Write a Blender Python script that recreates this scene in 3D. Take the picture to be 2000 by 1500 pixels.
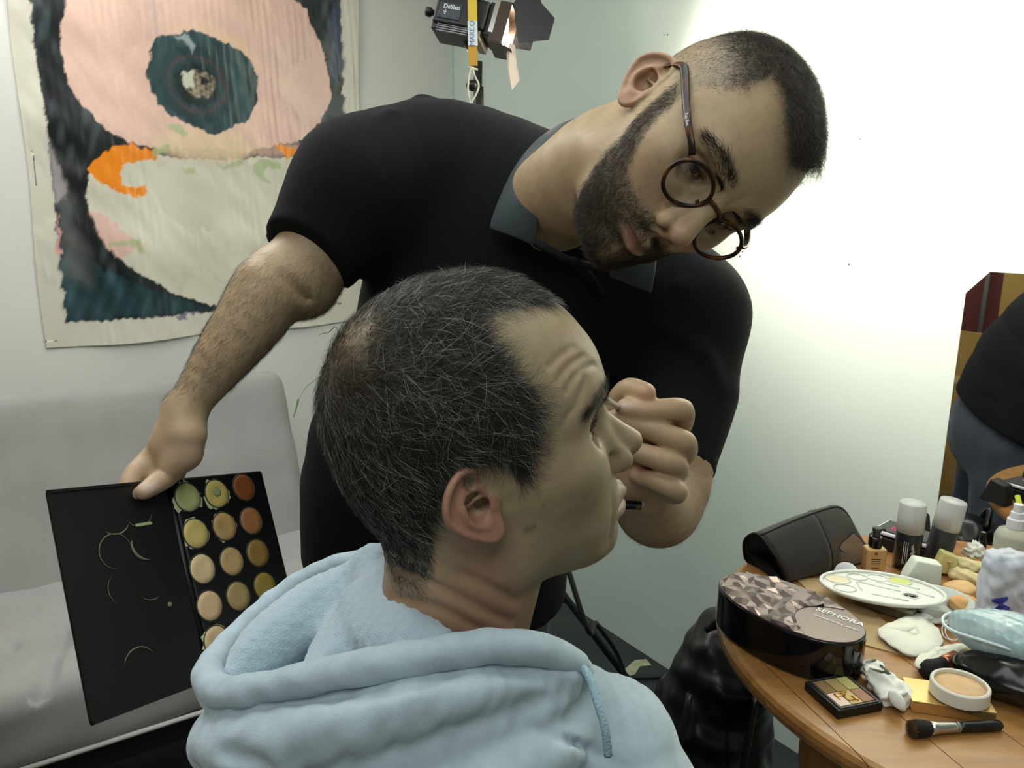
import bpy, bmesh, math, random
import numpy as np
from mathutils import Vector, Matrix

random.seed(7)
rng = np.random.default_rng(11)
for o in list(bpy.data.objects):
    bpy.data.objects.remove(o)
scene = bpy.context.scene
COL = scene.collection

# ------------------------------------------------------------------ camera
FPX = 1540.0
CAM = np.array([0.0, 0.0, 1.34])
_p, _r = math.radians(12.0), math.radians(0.88)
_r0 = np.array([1.0, 0, 0]); CF = np.array([0, math.cos(_p), -math.sin(_p)]); _u0 = np.array([0, math.sin(_p), math.cos(_p)])
CR = math.cos(_r) * _r0 + math.sin(_r) * _u0
CU = math.cos(_r) * _u0 - math.sin(_r) * _r0
cam_data = bpy.data.cameras.new('camera')
cam_data.sensor_fit = 'HORIZONTAL'; cam_data.sensor_width = 36.0; cam_data.lens = FPX / 2000 * 36.0
cam_data.clip_start = 0.02; cam_data.clip_end = 60
cam = bpy.data.objects.new('camera', cam_data); COL.objects.link(cam)
cam.matrix_world = Matrix(((CR[0], CU[0], -CF[0], CAM[0]), (CR[1], CU[1], -CF[1], CAM[1]), (CR[2], CU[2], -CF[2], CAM[2]), (0, 0, 0, 1)))
scene.camera = cam
cam_data.dof.use_dof = False
if hasattr(scene, 'cycles'): scene.cycles.max_bounces = 8

# ------------------------------------------------------------------ world, lights, exposure
world = bpy.data.worlds.new('world'); scene.world = world; world.use_nodes = True
world.node_tree.nodes['Background'].inputs[0].default_value = (0.72, 0.78, 0.76, 1)
world.node_tree.nodes['Background'].inputs[1].default_value = 0.10
scene.view_settings.view_transform = 'Standard'; scene.view_settings.look = 'None'
scene.view_settings.exposure = 0.08; scene.view_settings.gamma = 1.0; scene.view_settings.use_curve_mapping = False

def add_area(name, loc, target, sx, sy, power, color):
    d = bpy.data.lights.new(name, 'AREA'); d.shape = 'RECTANGLE'; d.size = sx; d.size_y = sy
    d.energy = power; d.color = color
    o = bpy.data.objects.new(name, d); COL.objects.link(o); o.location = loc
    o.rotation_euler = (Vector(target) - Vector(loc)).to_track_quat('-Z', 'Y').to_euler()
    return o
# assumed ceiling tubes, unseen: cool greenish light from above, plus a made-up face fill; the stage lamp's own beam is in its builder below
add_area('assumed_ceiling_tubes', (-.15, .80, 2.56), (-.15, .80, 0), 2.0, .9, 16, (.94, 1.0, .97))
add_area('added_face_fill', (-.45, -.75, 2.56), (-.45, -.75, 0), 1.6, 1.0, 21, (.95, 1.0, .98))  # unseen fill added behind the camera to brighten the faces
add_area('assumed_ceiling_tubes_far', (-1.25, 1.75, 2.56), (-1.25, 1.75, 0), .5, 1.3, 19, (1.0, .99, .96))  # assumed unseen tubes, power raised to brighten the left wall

# ------------------------------------------------------------------ helpers
def V(*a): return np.array(a, float)
def unproj(px, py, d):
    """world point seen at photo pixel (px, py) at depth d along the view axis"""
    return CAM + d * (CF + (px - 1000) / FPX * CR - (py - 750) / FPX * CU)
def ray(px, py):
    return CF + (px - 1000) / FPX * CR - (py - 750) / FPX * CU
def on_z(px, py, z):
    r = ray(px, py); return CAM + r * ((z - CAM[2]) / r[2])
def on_plane(px, py, n, c):
    r = ray(px, py); return CAM + r * ((c - CAM @ n) / (r @ n))
def nrm(v): v = np.asarray(v, float); return v / np.linalg.norm(v)
def cam2w(v): return v[0] * CR + v[1] * CU + v[2] * CF

def setp(o, label=None, cat=None, group=None, kind=None):
    if label: o['label'] = label
    if cat: o['category'] = cat
    if group: o['group'] = group
    if kind: o['kind'] = kind
    return o
def empty(name, loc=(0, 0, 0), label=None, cat=None, group=None, kind=None):
    o = bpy.data.objects.new(name, None); COL.objects.link(o); o.location = tuple(loc); o.empty_display_size = .05
    return setp(o, label, cat, group, kind)
def link(name, me, mat=None, parent=None, label=None, cat=None, group=None, kind=None):
    o = bpy.data.objects.new(name, me); COL.objects.link(o)
    if mat is not None:
        for m in (mat if isinstance(mat, (list, tuple)) else [mat]): me.materials.append(m)
    if parent is not None:
        o.parent = parent
        o.matrix_parent_inverse = Matrix.Translation(parent.location).inverted() if not hasattr(parent, '_x') else Matrix()
    return setp(o, label, cat, group, kind)
def mesh(name, v, f, smooth=True, col=None):
    me = bpy.data.meshes.new(name)
    v = np.asarray(v, np.float32)
    me.from_pydata(v if len(v) else [], [], f)
    if smooth: me.polygons.foreach_set('use_smooth', np.ones(len(me.polygons), bool))
    if col is not None:
        a = me.attributes.new('Col', 'FLOAT_COLOR', 'POINT')
        c = np.ones((len(v), 4), np.float32); c[:, :3] = col
        a.data.foreach_set('color', c.ravel())
    me.update()
    return me
def wmesh(name, v, f, mat, parent=None, smooth=True, col=None, **kw):
    return link(name, mesh(name, v, f, smooth, col), mat, parent, **kw)

class MB:
    """collects simple shapes in world space into one mesh"""
    def __init__(s): s.v = []; s.f = []; s.n = 0
    def add(s, v, f):
        v = np.asarray(v, float)
        s.v.append(v); s.f += [tuple(int(i) + s.n for i in q) for q in f]; s.n += len(v); return s
    def box(s, c, size, R=None):
        c = np.asarray(c, float); h = np.asarray(size, float) / 2
        q = np.array([[x, y, z] for x in (-1, 1) for y in (-1, 1) for z in (-1, 1)], float) * h
        if R is not None: q = q @ np.asarray(R).T
        return s.add(q + c, [(0, 1, 3, 2), (4, 6, 7, 5), (0, 4, 5, 1), (2, 3, 7, 6), (0, 2, 6, 4), (1, 5, 7, 3)])
    def tube(s, pts, rad, n=10, caps=True, flat=1.0, up=None):
        pts = np.asarray(pts, float); m = len(pts)
        rad = np.full(m, rad) if np.isscalar(rad) else np.asarray(rad, float)
        T = np.gradient(pts, axis=0); T /= np.linalg.norm(T, axis=1)[:, None] + 1e-12
        a = np.array(up if up is not None else ([0, 0, 1] if abs(T[0, 2]) < .9 else [1, 0, 0]), float)
        vs = []
        for i in range(m):
            u = a - T[i] * (a @ T[i]); u /= np.linalg.norm(u) + 1e-12; w = np.cross(T[i], u)
            if up is None: a = u
            an = np.arange(n) * 2 * np.pi / n
            vs.append(pts[i] + rad[i] * (np.cos(an)[:, None] * u * flat + np.sin(an)[:, None] * w))
        f = [(i * n + j, i * n + (j + 1) % n, (i + 1) * n + (j + 1) % n, (i + 1) * n + j) for i in range(m - 1) for j in range(n)]
        if caps: f += [tuple(range(n - 1, -1, -1)), tuple((m - 1) * n + j for j in range(n))]
        return s.add(np.concatenate(vs), f)
    def lathe(s, prof, c, R=None, n=28, sx=1, sy=1):
        c = np.asarray(c, float); prof = np.asarray(prof, float); m = len(prof)
        an = np.arange(n) * 2 * np.pi / n
        q = np.concatenate([np.stack([r * np.cos(an) * sx, r * np.sin(an) * sy, np.full(n, z)], 1) for r, z in prof])
        if R is not None: q = q @ np.asarray(R).T
        f = [(i * n + j, i * n + (j + 1) % n, (i + 1) * n + (j + 1) % n, (i + 1) * n + j) for i in range(m - 1) for j in range(n)]
        f += [tuple(range(n - 1, -1, -1)), tuple((m - 1) * n + j for j in range(n))]
        return s.add(q + c, f)
    def prism(s, poly, o, U, W, N, h):
        """polygon in (U, W) axes at o, extruded h along N"""
        poly = np.asarray(poly, float); n = len(poly); o = np.asarray(o, float)
        b = o + poly[:, :1] * np.asarray(U) + poly[:, 1:2] * np.asarray(W)
        area = np.sum(poly[:, 0] * np.roll(poly[:, 1], -1) - np.roll(poly[:, 0], -1) * poly[:, 1])
        f = [tuple(range(n - 1, -1, -1)), tuple(range(n, 2 * n))] + [(j, (j + 1) % n, n + (j + 1) % n, n + j) for j in range(n)]
        if area * (np.cross(U, W) @ np.asarray(N)) < 0: f = [q[::-1] for q in f]
        return s.add(np.concatenate([b, b + np.asarray(N) * h]), f)
    def grid(s, P):
        P = np.asarray(P, float); a, b = P.shape[:2]
        f = [(i * b + j, i * b + j + 1, (i + 1) * b + j + 1, (i + 1) * b + j) for i in range(a - 1) for j in range(b - 1)]
        return s.add(P.reshape(-1, 3), f)
    def build(s, name, mat, parent=None, smooth=False, bevel=0, seg=2, subd=0, solid=0, **kw):
        v = np.concatenate(s.v)
        o = wmesh(name, v, s.f, mat, parent, smooth, **kw)
        if solid:
            m = o.modifiers.new('solid', 'SOLIDIFY'); m.thickness = solid; m.offset = 0
        if bevel:
            m = o.modifiers.new('bevel', 'BEVEL'); m.width = bevel; m.segments = seg; m.limit_method = 'ANGLE'; m.angle_limit = math.radians(35)
            o.data.polygons.foreach_set('use_smooth', np.ones(len(o.data.polygons), bool))
            w = o.modifiers.new('wn', 'WEIGHTED_NORMAL'); w.keep_sharp = True
        if subd:
            m = o.modifiers.new('sub', 'SUBSURF'); m.levels = subd; m.render_levels = subd
        return o

def spline(pts, n, closed=False):
    """Catmull-Rom through points (any dimension)"""
    P = np.asarray(pts, float); m = len(P)
    if closed: Q = np.concatenate([P[-1:], P, P[:2]]); segs = m
    else: Q = np.concatenate([2 * P[:1] - P[1:2], P, 2 * P[-1:] - P[-2:-1]]); segs = m - 1
    t = np.linspace(0, segs, n, endpoint=not closed); i = np.minimum(t.astype(int), segs - 1); t = (t - i)[:, None]
    a, b, c, d = Q[i], Q[i + 1], Q[i + 2], Q[i + 3]
    return .5 * ((2 * b) + (c - a) * t + (2 * a - 5 * b + 4 * c - d) * t ** 2 + (-a + 3 * b - 3 * c + d) * t ** 3)
def curve1(xs, ys):
    """smooth monotone-ish 1D interpolant (Hermite, finite-difference tangents)"""
    xs = np.asarray(xs, float); ys = np.asarray(ys, float); m = np.gradient(ys, xs)
    def f(x):
        x = np.clip(x, xs[0], xs[-1]); i = np.clip(np.searchsorted(xs, x) - 1, 0, len(xs) - 2)
        h = xs[i + 1] - xs[i]; t = (x - xs[i]) / h
        return ((2*t**3-3*t**2+1)*ys[i] + (t**3-2*t**2+t)*h*m[i] + (-2*t**3+3*t**2)*ys[i+1] + (t**3-t**2)*h*m[i+1])
    return f

# ------------------------------------------------------------------ implicit surfaces
class Field:
    def __init__(s, lo, hi, h, far=.06):
        s.lo = np.asarray(lo, float); s.h = h
        n = np.ceil((np.asarray(hi) - s.lo) / h).astype(int) + 1
        s.ax = [(s.lo[i] + h * np.arange(n[i])).astype(np.float32) for i in range(3)]
        s.D = np.full(tuple(n), far, np.float32)
    def op(s, fn, blo, bhi, k=0., sub=False, sym=False, col=None):
        blo = np.asarray(blo, float); bhi = np.asarray(bhi, float); pad = k + 2 * s.h
        rngs = []
        for (l, h_) in ([(blo[0], bhi[0])] if not sym else [(blo[0], bhi[0]), (-bhi[0], -blo[0])]):
            rngs.append((l - pad, h_ + pad))
        if sym and rngs[1][1] >= rngs[0][0]: rngs = [(min(rngs[1][0], rngs[0][0]), max(rngs[0][1], rngs[1][1]))]
        for (xl, xh) in rngs:
            sl = []
            for i, (l, h_) in enumerate(((xl, xh), (blo[1] - pad, bhi[1] + pad), (blo[2] - pad, bhi[2] + pad))):
                a = max(0, int((l - s.lo[i]) / s.h)); b = min(len(s.ax[i]), int((h_ - s.lo[i]) / s.h) + 2)
                if b <= a: break
                sl.append(slice(a, b))
            if len(sl) < 3: continue
            X = s.ax[0][sl[0]][:, None, None]; Y = s.ax[1][sl[1]][None, :, None]; Z = s.ax[2][sl[2]][None, None, :]
            if sym: X = np.abs(X)
            d = fn(X, Y, Z).astype(np.float32); D = s.D[tuple(sl)]
            if sub:
                d = -d
                if k: q = np.maximum(k - np.abs(D - d), 0) / k; r = np.maximum(D, d) + q * q * k * .25
                else: r = np.maximum(D, d)
            else:
                if k: q = np.maximum(k - np.abs(D - d), 0) / k; r = np.minimum(D, d) - q * q * k * .25
                else: r = np.minimum(D, d)
            s.D[tuple(sl)] = r
        return s
    def ell(s, c, r, k=.01, R=None, **kw):
        c = np.asarray(c, float); r = np.asarray(r, float)
        R_ = None if R is None else np.asarray(R, float)
        def fn(X, Y, Z):
            x, y, z = X - c[0], Y - c[1], Z - c[2]
            if R_ is not None:
                x, y, z = (R_[0,0]*x+R_[1,0]*y+R_[2,0]*z, R_[0,1]*x+R_[1,1]*y+R_[2,1]*z, R_[0,2]*x+R_[1,2]*y+R_[2,2]*z)
            k0 = np.sqrt((x/r[0])**2+(y/r[1])**2+(z/r[2])**2); k1 = np.sqrt((x/r[0]**2)**2+(y/r[1]**2)**2+(z/r[2]**2)**2)
            return k0 * (k0 - 1) / np.maximum(k1, 1e-6)
        e = r if R_ is None else np.abs(R_) @ r
        return s.op(fn, c - e, c + e, k, **kw)
    def chain(s, pts, rad, k=.01, n=0, flat=None, **kw):
        """tapered tube through points; flat=(axis, f) squashes it along axis by f"""
        P = np.asarray(pts, float); r = np.full(len(P), rad) if np.isscalar(rad) else np.asarray(rad, float)
        if n: q = spline(np.concatenate([P, r[:, None]], 1), n); P = q[:, :3]; r = q[:, 3]
        if flat is not None: fa = nrm(flat[0]); ff = 1 / flat[1] - 1
        def fn(X, Y, Z):
            out = None
            for i in range(len(P) - 1):
                a, b = P[i], P[i + 1]; ab = b - a; L = ab @ ab + 1e-12
                x, y, z = X - a[0], Y - a[1], Z - a[2]
                t = np.clip((x * ab[0] + y * ab[1] + z * ab[2]) / L, 0, 1)
                x, y, z = x - t * ab[0], y - t * ab[1], z - t * ab[2]
                d2 = x * x + y * y + z * z
                if flat is not None:
                    w = x * fa[0] + y * fa[1] + z * fa[2]; d2 = d2 + w * w * ((1 + ff) ** 2 - 1)
                d = np.sqrt(d2) - (r[i] + t * (r[i + 1] - r[i]))
                out = d if out is None else np.minimum(out, d)
            return out
        m = r.max()
        return s.op(fn, P.min(0) - m, P.max(0) + m, k, **kw)
    def mesh(s, smooth=1):
        D = s.D; S = D < 0
        c = [S[:-1,:-1,:-1],S[1:,:-1,:-1],S[:-1,1:,:-1],S[1:,1:,:-1],S[:-1,:-1,1:],S[1:,:-1,1:],S[:-1,1:,1:],S[1:,1:,1:]]
        al = c[0].copy(); an = c[0].copy()
        for q in c[1:]: al &= q; an |= q
        act = an & ~al; idx = np.argwhere(act); N = len(idx)
        ids = np.full(act.shape, -1, np.int32); ids[act] = np.arange(N)
        pos = np.zeros((N, 3)); cnt = np.zeros(N); I = idx
        co = [(0,0,0),(1,0,0),(0,1,0),(1,1,0),(0,0,1),(1,0,1),(0,1,1),(1,1,1)]
        vals = [D[I[:,0]+o[0], I[:,1]+o[1], I[:,2]+o[2]].astype(float) for o in co]
        for a, b in ((0,1),(2,3),(4,5),(6,7),(0,2),(1,3),(4,6),(5,7),(0,4),(1,5),(2,6),(3,7)):
            va, vb = vals[a], vals[b]; cr = (va < 0) != (vb < 0)
            t = np.where(cr, va / np.where(cr, va - vb, 1), 0)
            pos += cr[:, None] * (np.array(co[a]) + t[:, None] * (np.array(co[b]) - np.array(co[a]))); cnt += cr
        v = s.lo + s.h * (idx + pos / cnt[:, None])
        F = []
        for ax in range(3):
            o1, o2 = [(1, 2), (2, 0), (0, 1)][ax]
            sl0 = [slice(None)] * 3; sl1 = [slice(None)] * 3
            sl0[ax] = slice(0, -1); sl1[ax] = slice(1, None)
            A, B = S[tuple(sl0)], S[tuple(sl1)]
            e = np.argwhere(A != B); ok = (e[:, o1] > 0) & (e[:, o2] > 0) & (e[:, o1] < D.shape[o1] - 1) & (e[:, o2] < D.shape[o2] - 1); e = e[ok]
            d1 = np.zeros(3, int); d1[o1] = 1; d2 = np.zeros(3, int); d2[o2] = 1
            g = lambda q: ids[q[:, 0], q[:, 1], q[:, 2]]
            quad = np.stack([g(e - d1 - d2), g(e - d2), g(e), g(e - d1)], 1)
            ins = A[e[:, 0], e[:, 1], e[:, 2]]
            quad[~ins] = quad[~ins][:, ::-1]; F.append(quad)
        F = np.concatenate(F); F = F[(F >= 0).all(1)]
        for _ in range(smooth): v = lap(v, F, .5)
        return v, F
def lap(v, F, a):
    acc = np.zeros_like(v); cnt = np.zeros(len(v))
    for i in range(4):
        for j in ((i + 1) % 4, (i - 1) % 4):
            for c in range(3): acc[:, c] += np.bincount(F[:, i], v[F[:, j], c], len(v))
            cnt += np.bincount(F[:, i], minlength=len(v))
    return v + a * (acc / np.maximum(cnt, 1)[:, None] - v)
def vnormals(v, F):
    n = np.cross(v[F[:, 2]] - v[F[:, 0]], v[F[:, 3 if F.shape[1] > 3 else 1]] - v[F[:, 1 if F.shape[1] > 3 else 0]])
    if F.shape[1] == 3: n = np.cross(v[F[:, 1]] - v[F[:, 0]], v[F[:, 2]] - v[F[:, 0]])
    out = np.zeros_like(v)
    for i in range(F.shape[1]):
        for c in range(3): out[:, c] += np.bincount(F[:, i], n[:, c], len(v))
    return out / (np.linalg.norm(out, axis=1)[:, None] + 1e-12)
def sample(v, F, wv, n, rg=rng):
    """n random points on quads with per-vertex weight wv; returns points, normals"""
    N = vnormals(v, F)
    ar = np.linalg.norm(np.cross(v[F[:, 2]] - v[F[:, 0]], v[F[:, 3]] - v[F[:, 1]]), axis=1) * wv[F].mean(1)
    p = ar / ar.sum(); q = rg.choice(len(F), n, p=p); a, b = rg.random(n)[:, None], rg.random(n)[:, None]
    L = lambda A: (A[F[q, 0]] * (1 - a) + A[F[q, 1]] * a) * (1 - b) + (A[F[q, 3]] * (1 - a) + A[F[q, 2]] * a) * b
    n_ = L(N); return L(v), n_ / (np.linalg.norm(n_, axis=1)[:, None] + 1e-9)
def strands(P, rad, cols):
    """P (n, m, 3) polylines -> three-sided tapering hairs; rad (n,), cols (n,3)"""
    n, m = P.shape[:2]
    T = np.gradient(P, axis=1); T /= np.linalg.norm(T, axis=2)[..., None] + 1e-9
    a = np.where(np.abs(T[..., 2:3]) < .9, np.array([0, 0, 1.]), np.array([1., 0, 0]))
    U = np.cross(T, a); U /= np.linalg.norm(U, axis=2)[..., None] + 1e-9; W = np.cross(T, U)
    tp = np.linspace(1, .25, m)[None, :, None] * rad[:, None, None]
    rings = np.stack([P + tp * (math.cos(x) * U + math.sin(x) * W) for x in (0, 2.094, 4.189)], 2)  # n,m,3,3
    v = rings.reshape(-1, 3)
    base = (np.arange(n) * m * 3)[:, None, None] + (np.arange(m - 1) * 3)[None, :, None]
    j = np.arange(3)[None, None, :]; k = (np.arange(3) + 1) % 3; k = k[None, None, :]
    f = np.stack([base + j, base + k, base + 3 + k, base + 3 + j], 3).reshape(-1, 4)
    return v, f, np.repeat(cols, m * 3, 0)

# ------------------------------------------------------------------ materials
def hexc(r, g, b):
    f = lambda c: (c / 255 / 12.92) if c / 255 <= .04045 else ((c / 255 + .055) / 1.055) ** 2.4
    return (f(r), f(g), f(b), 1)
_mats = {}
def mat(name, color, rough=.5, metal=0., spec=.5, noise=0., nscale=20., bump=0., bscale=200., coat=0., trans=0., sss=0., sheen=0., emit=None, estr=0., attr=False, alpha=1., ior=1.45, stretch=None, col2=None, nlo=.3, nhi=.7):
    if name in _mats: return _mats[name]
    m = bpy.data.materials.new(name); m.use_nodes = True; nt = m.node_tree; b = nt.nodes['Principled BSDF']
    b.inputs['Base Color'].default_value = color if len(color) == 4 else (*color, 1)
    b.inputs['Roughness'].default_value = rough; b.inputs['Metallic'].default_value = metal
    b.inputs['Specular IOR Level'].default_value = spec; b.inputs['IOR'].default_value = ior
    b.inputs['Coat Weight'].default_value = coat; b.inputs['Transmission Weight'].default_value = trans
    b.inputs['Alpha'].default_value = alpha; b.inputs['Sheen Weight'].default_value = sheen
    if sss:
        b.inputs['Subsurface Weight'].default_value = sss; b.inputs['Subsurface Radius'].default_value = (1, .35, .2); b.inputs['Subsurface Scale'].default_value = .006
    if emit: b.inputs['Emission Color'].default_value = emit; b.inputs['Emission Strength'].default_value = estr
    src = None
    tc = nt.nodes.new('ShaderNodeTexCoord')
    vec = tc.outputs['Object']
    if stretch:
        mp = nt.nodes.new('ShaderNodeMapping'); mp.inputs['Scale'].default_value = stretch[:3]
        if len(stretch) > 3: mp.inputs['Rotation'].default_value = stretch[3]
        nt.links.new(vec, mp.inputs['Vector']); vec = mp.outputs['Vector']
    if attr:
        at = nt.nodes.new('ShaderNodeAttribute'); at.attribute_name = 'Col'; src = at.outputs['Color']
        nt.links.new(src, b.inputs['Base Color'])
    if noise:
        n = nt.nodes.new('ShaderNodeTexNoise'); n.inputs['Scale'].default_value = nscale; n.inputs['Detail'].default_value = 5
        nt.links.new(vec, n.inputs['Vector'])
        rp = nt.nodes.new('ShaderNodeMapRange'); rp.inputs['From Min'].default_value = nlo; rp.inputs['From Max'].default_value = nhi
        nt.links.new(n.outputs['Fac'], rp.inputs['Value'])
        mx = nt.nodes.new('ShaderNodeMix'); mx.data_type = 'RGBA'
        if col2 is not None:
            rp.inputs['To Max'].default_value = noise
            mx.inputs[6].default_value = b.inputs['Base Color'].default_value; mx.inputs[7].default_value = col2
            nt.links.new(rp.outputs['Result'], mx.inputs[0])
            if src: nt.links.new(src, mx.inputs[6])
        else:
            mx.blend_type = 'MULTIPLY'; mx.inputs[0].default_value = 1
            rp.inputs['To Min'].default_value = 1 - noise; rp.inputs['To Max'].default_value = 1 + noise * .4
            cb = nt.nodes.new('ShaderNodeCombineColor')
            for q in range(3): nt.links.new(rp.outputs['Result'], cb.inputs[q])
            mx.inputs[6].default_value = b.inputs['Base Color'].default_value; nt.links.new(cb.outputs[0], mx.inputs[7])
            if src: nt.links.new(src, mx.inputs[6])
        nt.links.new(mx.outputs[2], b.inputs['Base Color'])
    if bump:
        n = nt.nodes.new('ShaderNodeTexNoise'); n.inputs['Scale'].default_value = bscale; n.inputs['Detail'].default_value = 3
        nt.links.new(vec, n.inputs['Vector'])
        bp = nt.nodes.new('ShaderNodeBump'); bp.inputs['Strength'].default_value = bump; bp.inputs['Distance'].default_value = .002
        nt.links.new(n.outputs['Fac'], bp.inputs['Height']); nt.links.new(bp.outputs['Normal'], b.inputs['Normal'])
    _mats[name] = m
    return m
def text_mesh(s, size, font_shear=0., depth=.0, bold=False):
    c = bpy.data.curves.new('lettering', 'FONT'); c.body = s; c.size = size; c.extrude = depth; c.shear = font_shear
    c.align_x = 'CENTER'; c.align_y = 'CENTER'; c.resolution_u = 3
    if bold: c.offset = size * .02
    o = bpy.data.objects.new('lettering_tmp', c); COL.objects.link(o)
    dg = bpy.context.evaluated_depsgraph_get(); me = bpy.data.meshes.new_from_object(o.evaluated_get(dg))
    v = np.array([q.co[:] for q in me.vertices]); f = [tuple(p.vertices) for p in me.polygons]
    bpy.data.objects.remove(o); bpy.data.curves.remove(c); bpy.data.meshes.remove(me)
    return v, f
def lettering(s, size, o, U, W, mat_, parent, name='lettering', **kw):
    """flat letters in the (U, W) plane centred at o"""
    v, f = text_mesh(s, size, **kw)
    p = np.asarray(o) + v[:, :1] * np.asarray(U) + v[:, 1:2] * np.asarray(W)
    return wmesh(name, p, f, mat_, parent, smooth=False)

def poly_sd(q, poly):
    """signed distance (inside positive) to a polygon"""
    poly = np.asarray(poly, float); d = np.full(len(q), 1e9); ins = np.zeros(len(q), bool)
    for i in range(len(poly)):
        a, b = poly[i], poly[(i + 1) % len(poly)]; e = b - a; w = q - a
        t = np.clip(w @ e / (e @ e), 0, 1); d = np.minimum(d, np.linalg.norm(w - t[:, None] * e, axis=1))
        ins ^= ((a[1] <= q[:, 1]) != (b[1] <= q[:, 1])) & (q[:, 0] < (b[0] - a[0]) * (q[:, 1] - a[1]) / (b[1] - a[1] + 1e-12) + a[0])
    return np.where(ins, d, -d)
sm = lambda x, a, b: np.clip((x - a) / (b - a), 0, 1) ** 2 * (3 - 2 * np.clip((x - a) / (b - a), 0, 1))
def gauss(v, c, r): return np.exp(-(((v - np.asarray(c)) / np.asarray(r)) ** 2).sum(1))
def mixc(c, t, w): return c * (1 - w[:, None]) + np.asarray(t) * w[:, None]
def vnoise(p, sc, seed=0):
    """cheap smooth pseudo-noise in about -1..1"""
    rg = np.random.default_rng(seed); out = np.zeros(len(p))
    for i in range(6):
        k = rg.normal(size=3) * sc * (1 + .5 * i); out += np.sin(p @ k + rg.random() * 6.28) / 2.2
    return out

# ------------------------------------------------------------------ the room
def U_(p, d): return unproj(p[0], p[1], d)
_an = math.radians(124.5)
D2 = V(math.cos(_an), math.sin(_an), 0); D1 = V(D2[1], -D2[0], 0); C1, C2 = 1.63, 2.81
A0, B0, HC = -2.9, -1.8, 2.6
def RM(a, b, z): return D1 * a + D2 * b + V(0, 0, z)
def onright(px, py, off=0.): return on_plane(px, py, D1, C1 - off)
def onleft(px, py, off=0.): return on_plane(px, py, D2, C2 - off)
RROOM = np.stack([D1, D2, V(0, 0, 1)], 1)
white_wall = mat('greenish_white_paint', hexc(204, 220, 212), .42, noise=.05, nscale=2.2, bump=.04, bscale=60, spec=.35)
white_wall2 = mat('white_paint', hexc(224, 225, 220), .6, noise=.05, nscale=2.2, bump=.05, bscale=50)
def wallbox(name, a0, a1, b0, b1, z0, z1, m):
    return MB().box(RM((a0 + a1) / 2, (b0 + b1) / 2, (z0 + z1) / 2), (a1 - a0, b1 - b0, z1 - z0), RROOM).build(name, m, kind='structure')
wallbox('wall_left', A0, C1 + .1, C2, C2 + .1, 0, HC, white_wall2)
wallbox('wall_right', C1, C1 + .1, B0, C2, 0, HC, white_wall)
wallbox('wall_back', A0 - .1, A0, B0 - .1, C2 + .1, 0, HC, mat('warm_wall', hexc(196, 194, 186), .8))
wallbox('wall_front', A0, C1 + .1, B0 - .1, B0, 0, HC, mat('warm_wall', hexc(196, 194, 186), .8))
wallbox('ceiling', A0 - .1, C1 + .1, B0 - .1, C2 + .1, HC, HC + .1, mat('ceiling_paint', hexc(214, 214, 206), .8))
fl = wallbox('floor', A0 - .1, C1 + .1, B0 - .1, C2 + .1, -.1, 0, mat('dark_painted_floor', hexc(52, 62, 58), .45, noise=.75, nscale=5, col2=hexc(26, 32, 31), bump=.1, bscale=40))
# worn pale patch of the floor paint, slightly proud of it
wp = [on_z(1168, 1352, 0), on_z(1185, 1328, 0), on_z(1215, 1312, 0), on_z(1240, 1290, 0), on_z(1262, 1288, 0), on_z(1272, 1300, 0), on_z(1250, 1302, 0), on_z(1240, 1318, 0), on_z(1205, 1326, 0), on_z(1195, 1342, 0)]
MB().prism([(p[0], p[1]) for p in wp], V(0, 0, .0005), V(1, 0, 0), V(0, 1, 0), V(0, 0, 1), .0012).build('floor_patch', mat('pale_floor_paint', hexc(176, 180, 150), .6, noise=.3, nscale=60), fl)
# panel joints of the right wall
for k_, al in enumerate((1.022,)):
    MB().box(RM(C1 - .00015, al, 1.3), (.0003, .004, 2.6), RROOM).build('trim_%d' % (k_ + 1), white_wall, kind='structure')
MB().box(RM(C1 - .005, C2 - .005, 1.3), (.01, .01, 2.6), RROOM).build('trim_2', white_wall, kind='structure')
for k_, (px, py) in enumerate(((1297, 68), (1304, 68), (1680, 272), (1445, 500), (1658, 516), (1450, 491))):
    c_ = onright(px, py, .0); MB().lathe([(.0001, 0), (.0022, .0002), (.0016, .001), (.0002, .0014)], c_, np.stack([D2, V(0, 0, 1), -D1], 1), 10).build('wall_nail_mark', mat('dirt_mark', hexc(92, 84, 66), .9), bpy.data.objects['wall_right'])

# ------------------------------------------------------------------ assumed ceiling tube fixtures, unseen, one housing the added face fill
for nm_, lo_, (cx, cy, sx, sy) in (('c', 'added face fill fixture behind the camera', (-.45, -.75, 1.66, 1.06)), ('a', 'assumed long ceiling light fixture above the two men', (-.15, .80, 2.06, .96)), ('b', 'assumed ceiling light fixture over the sofa side', (-1.25, 1.75, .56, 1.36))):
    e = empty('added_ceiling_light', (cx, cy, 2.6), lo_, 'ceiling light')
    MB().box((cx, cy, 2.592), (sx, sy, .016)).build('housing', mat('fixture_white', (.8, .8, .8), .5), e)
    for s_ in (-1, 1):
        MB().box((cx + s_ * sx / 2, cy, 2.575), (.012, sy, .04)).build('side_rail', mat('fixture_white', (.8, .8, .8), .5), e)

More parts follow.
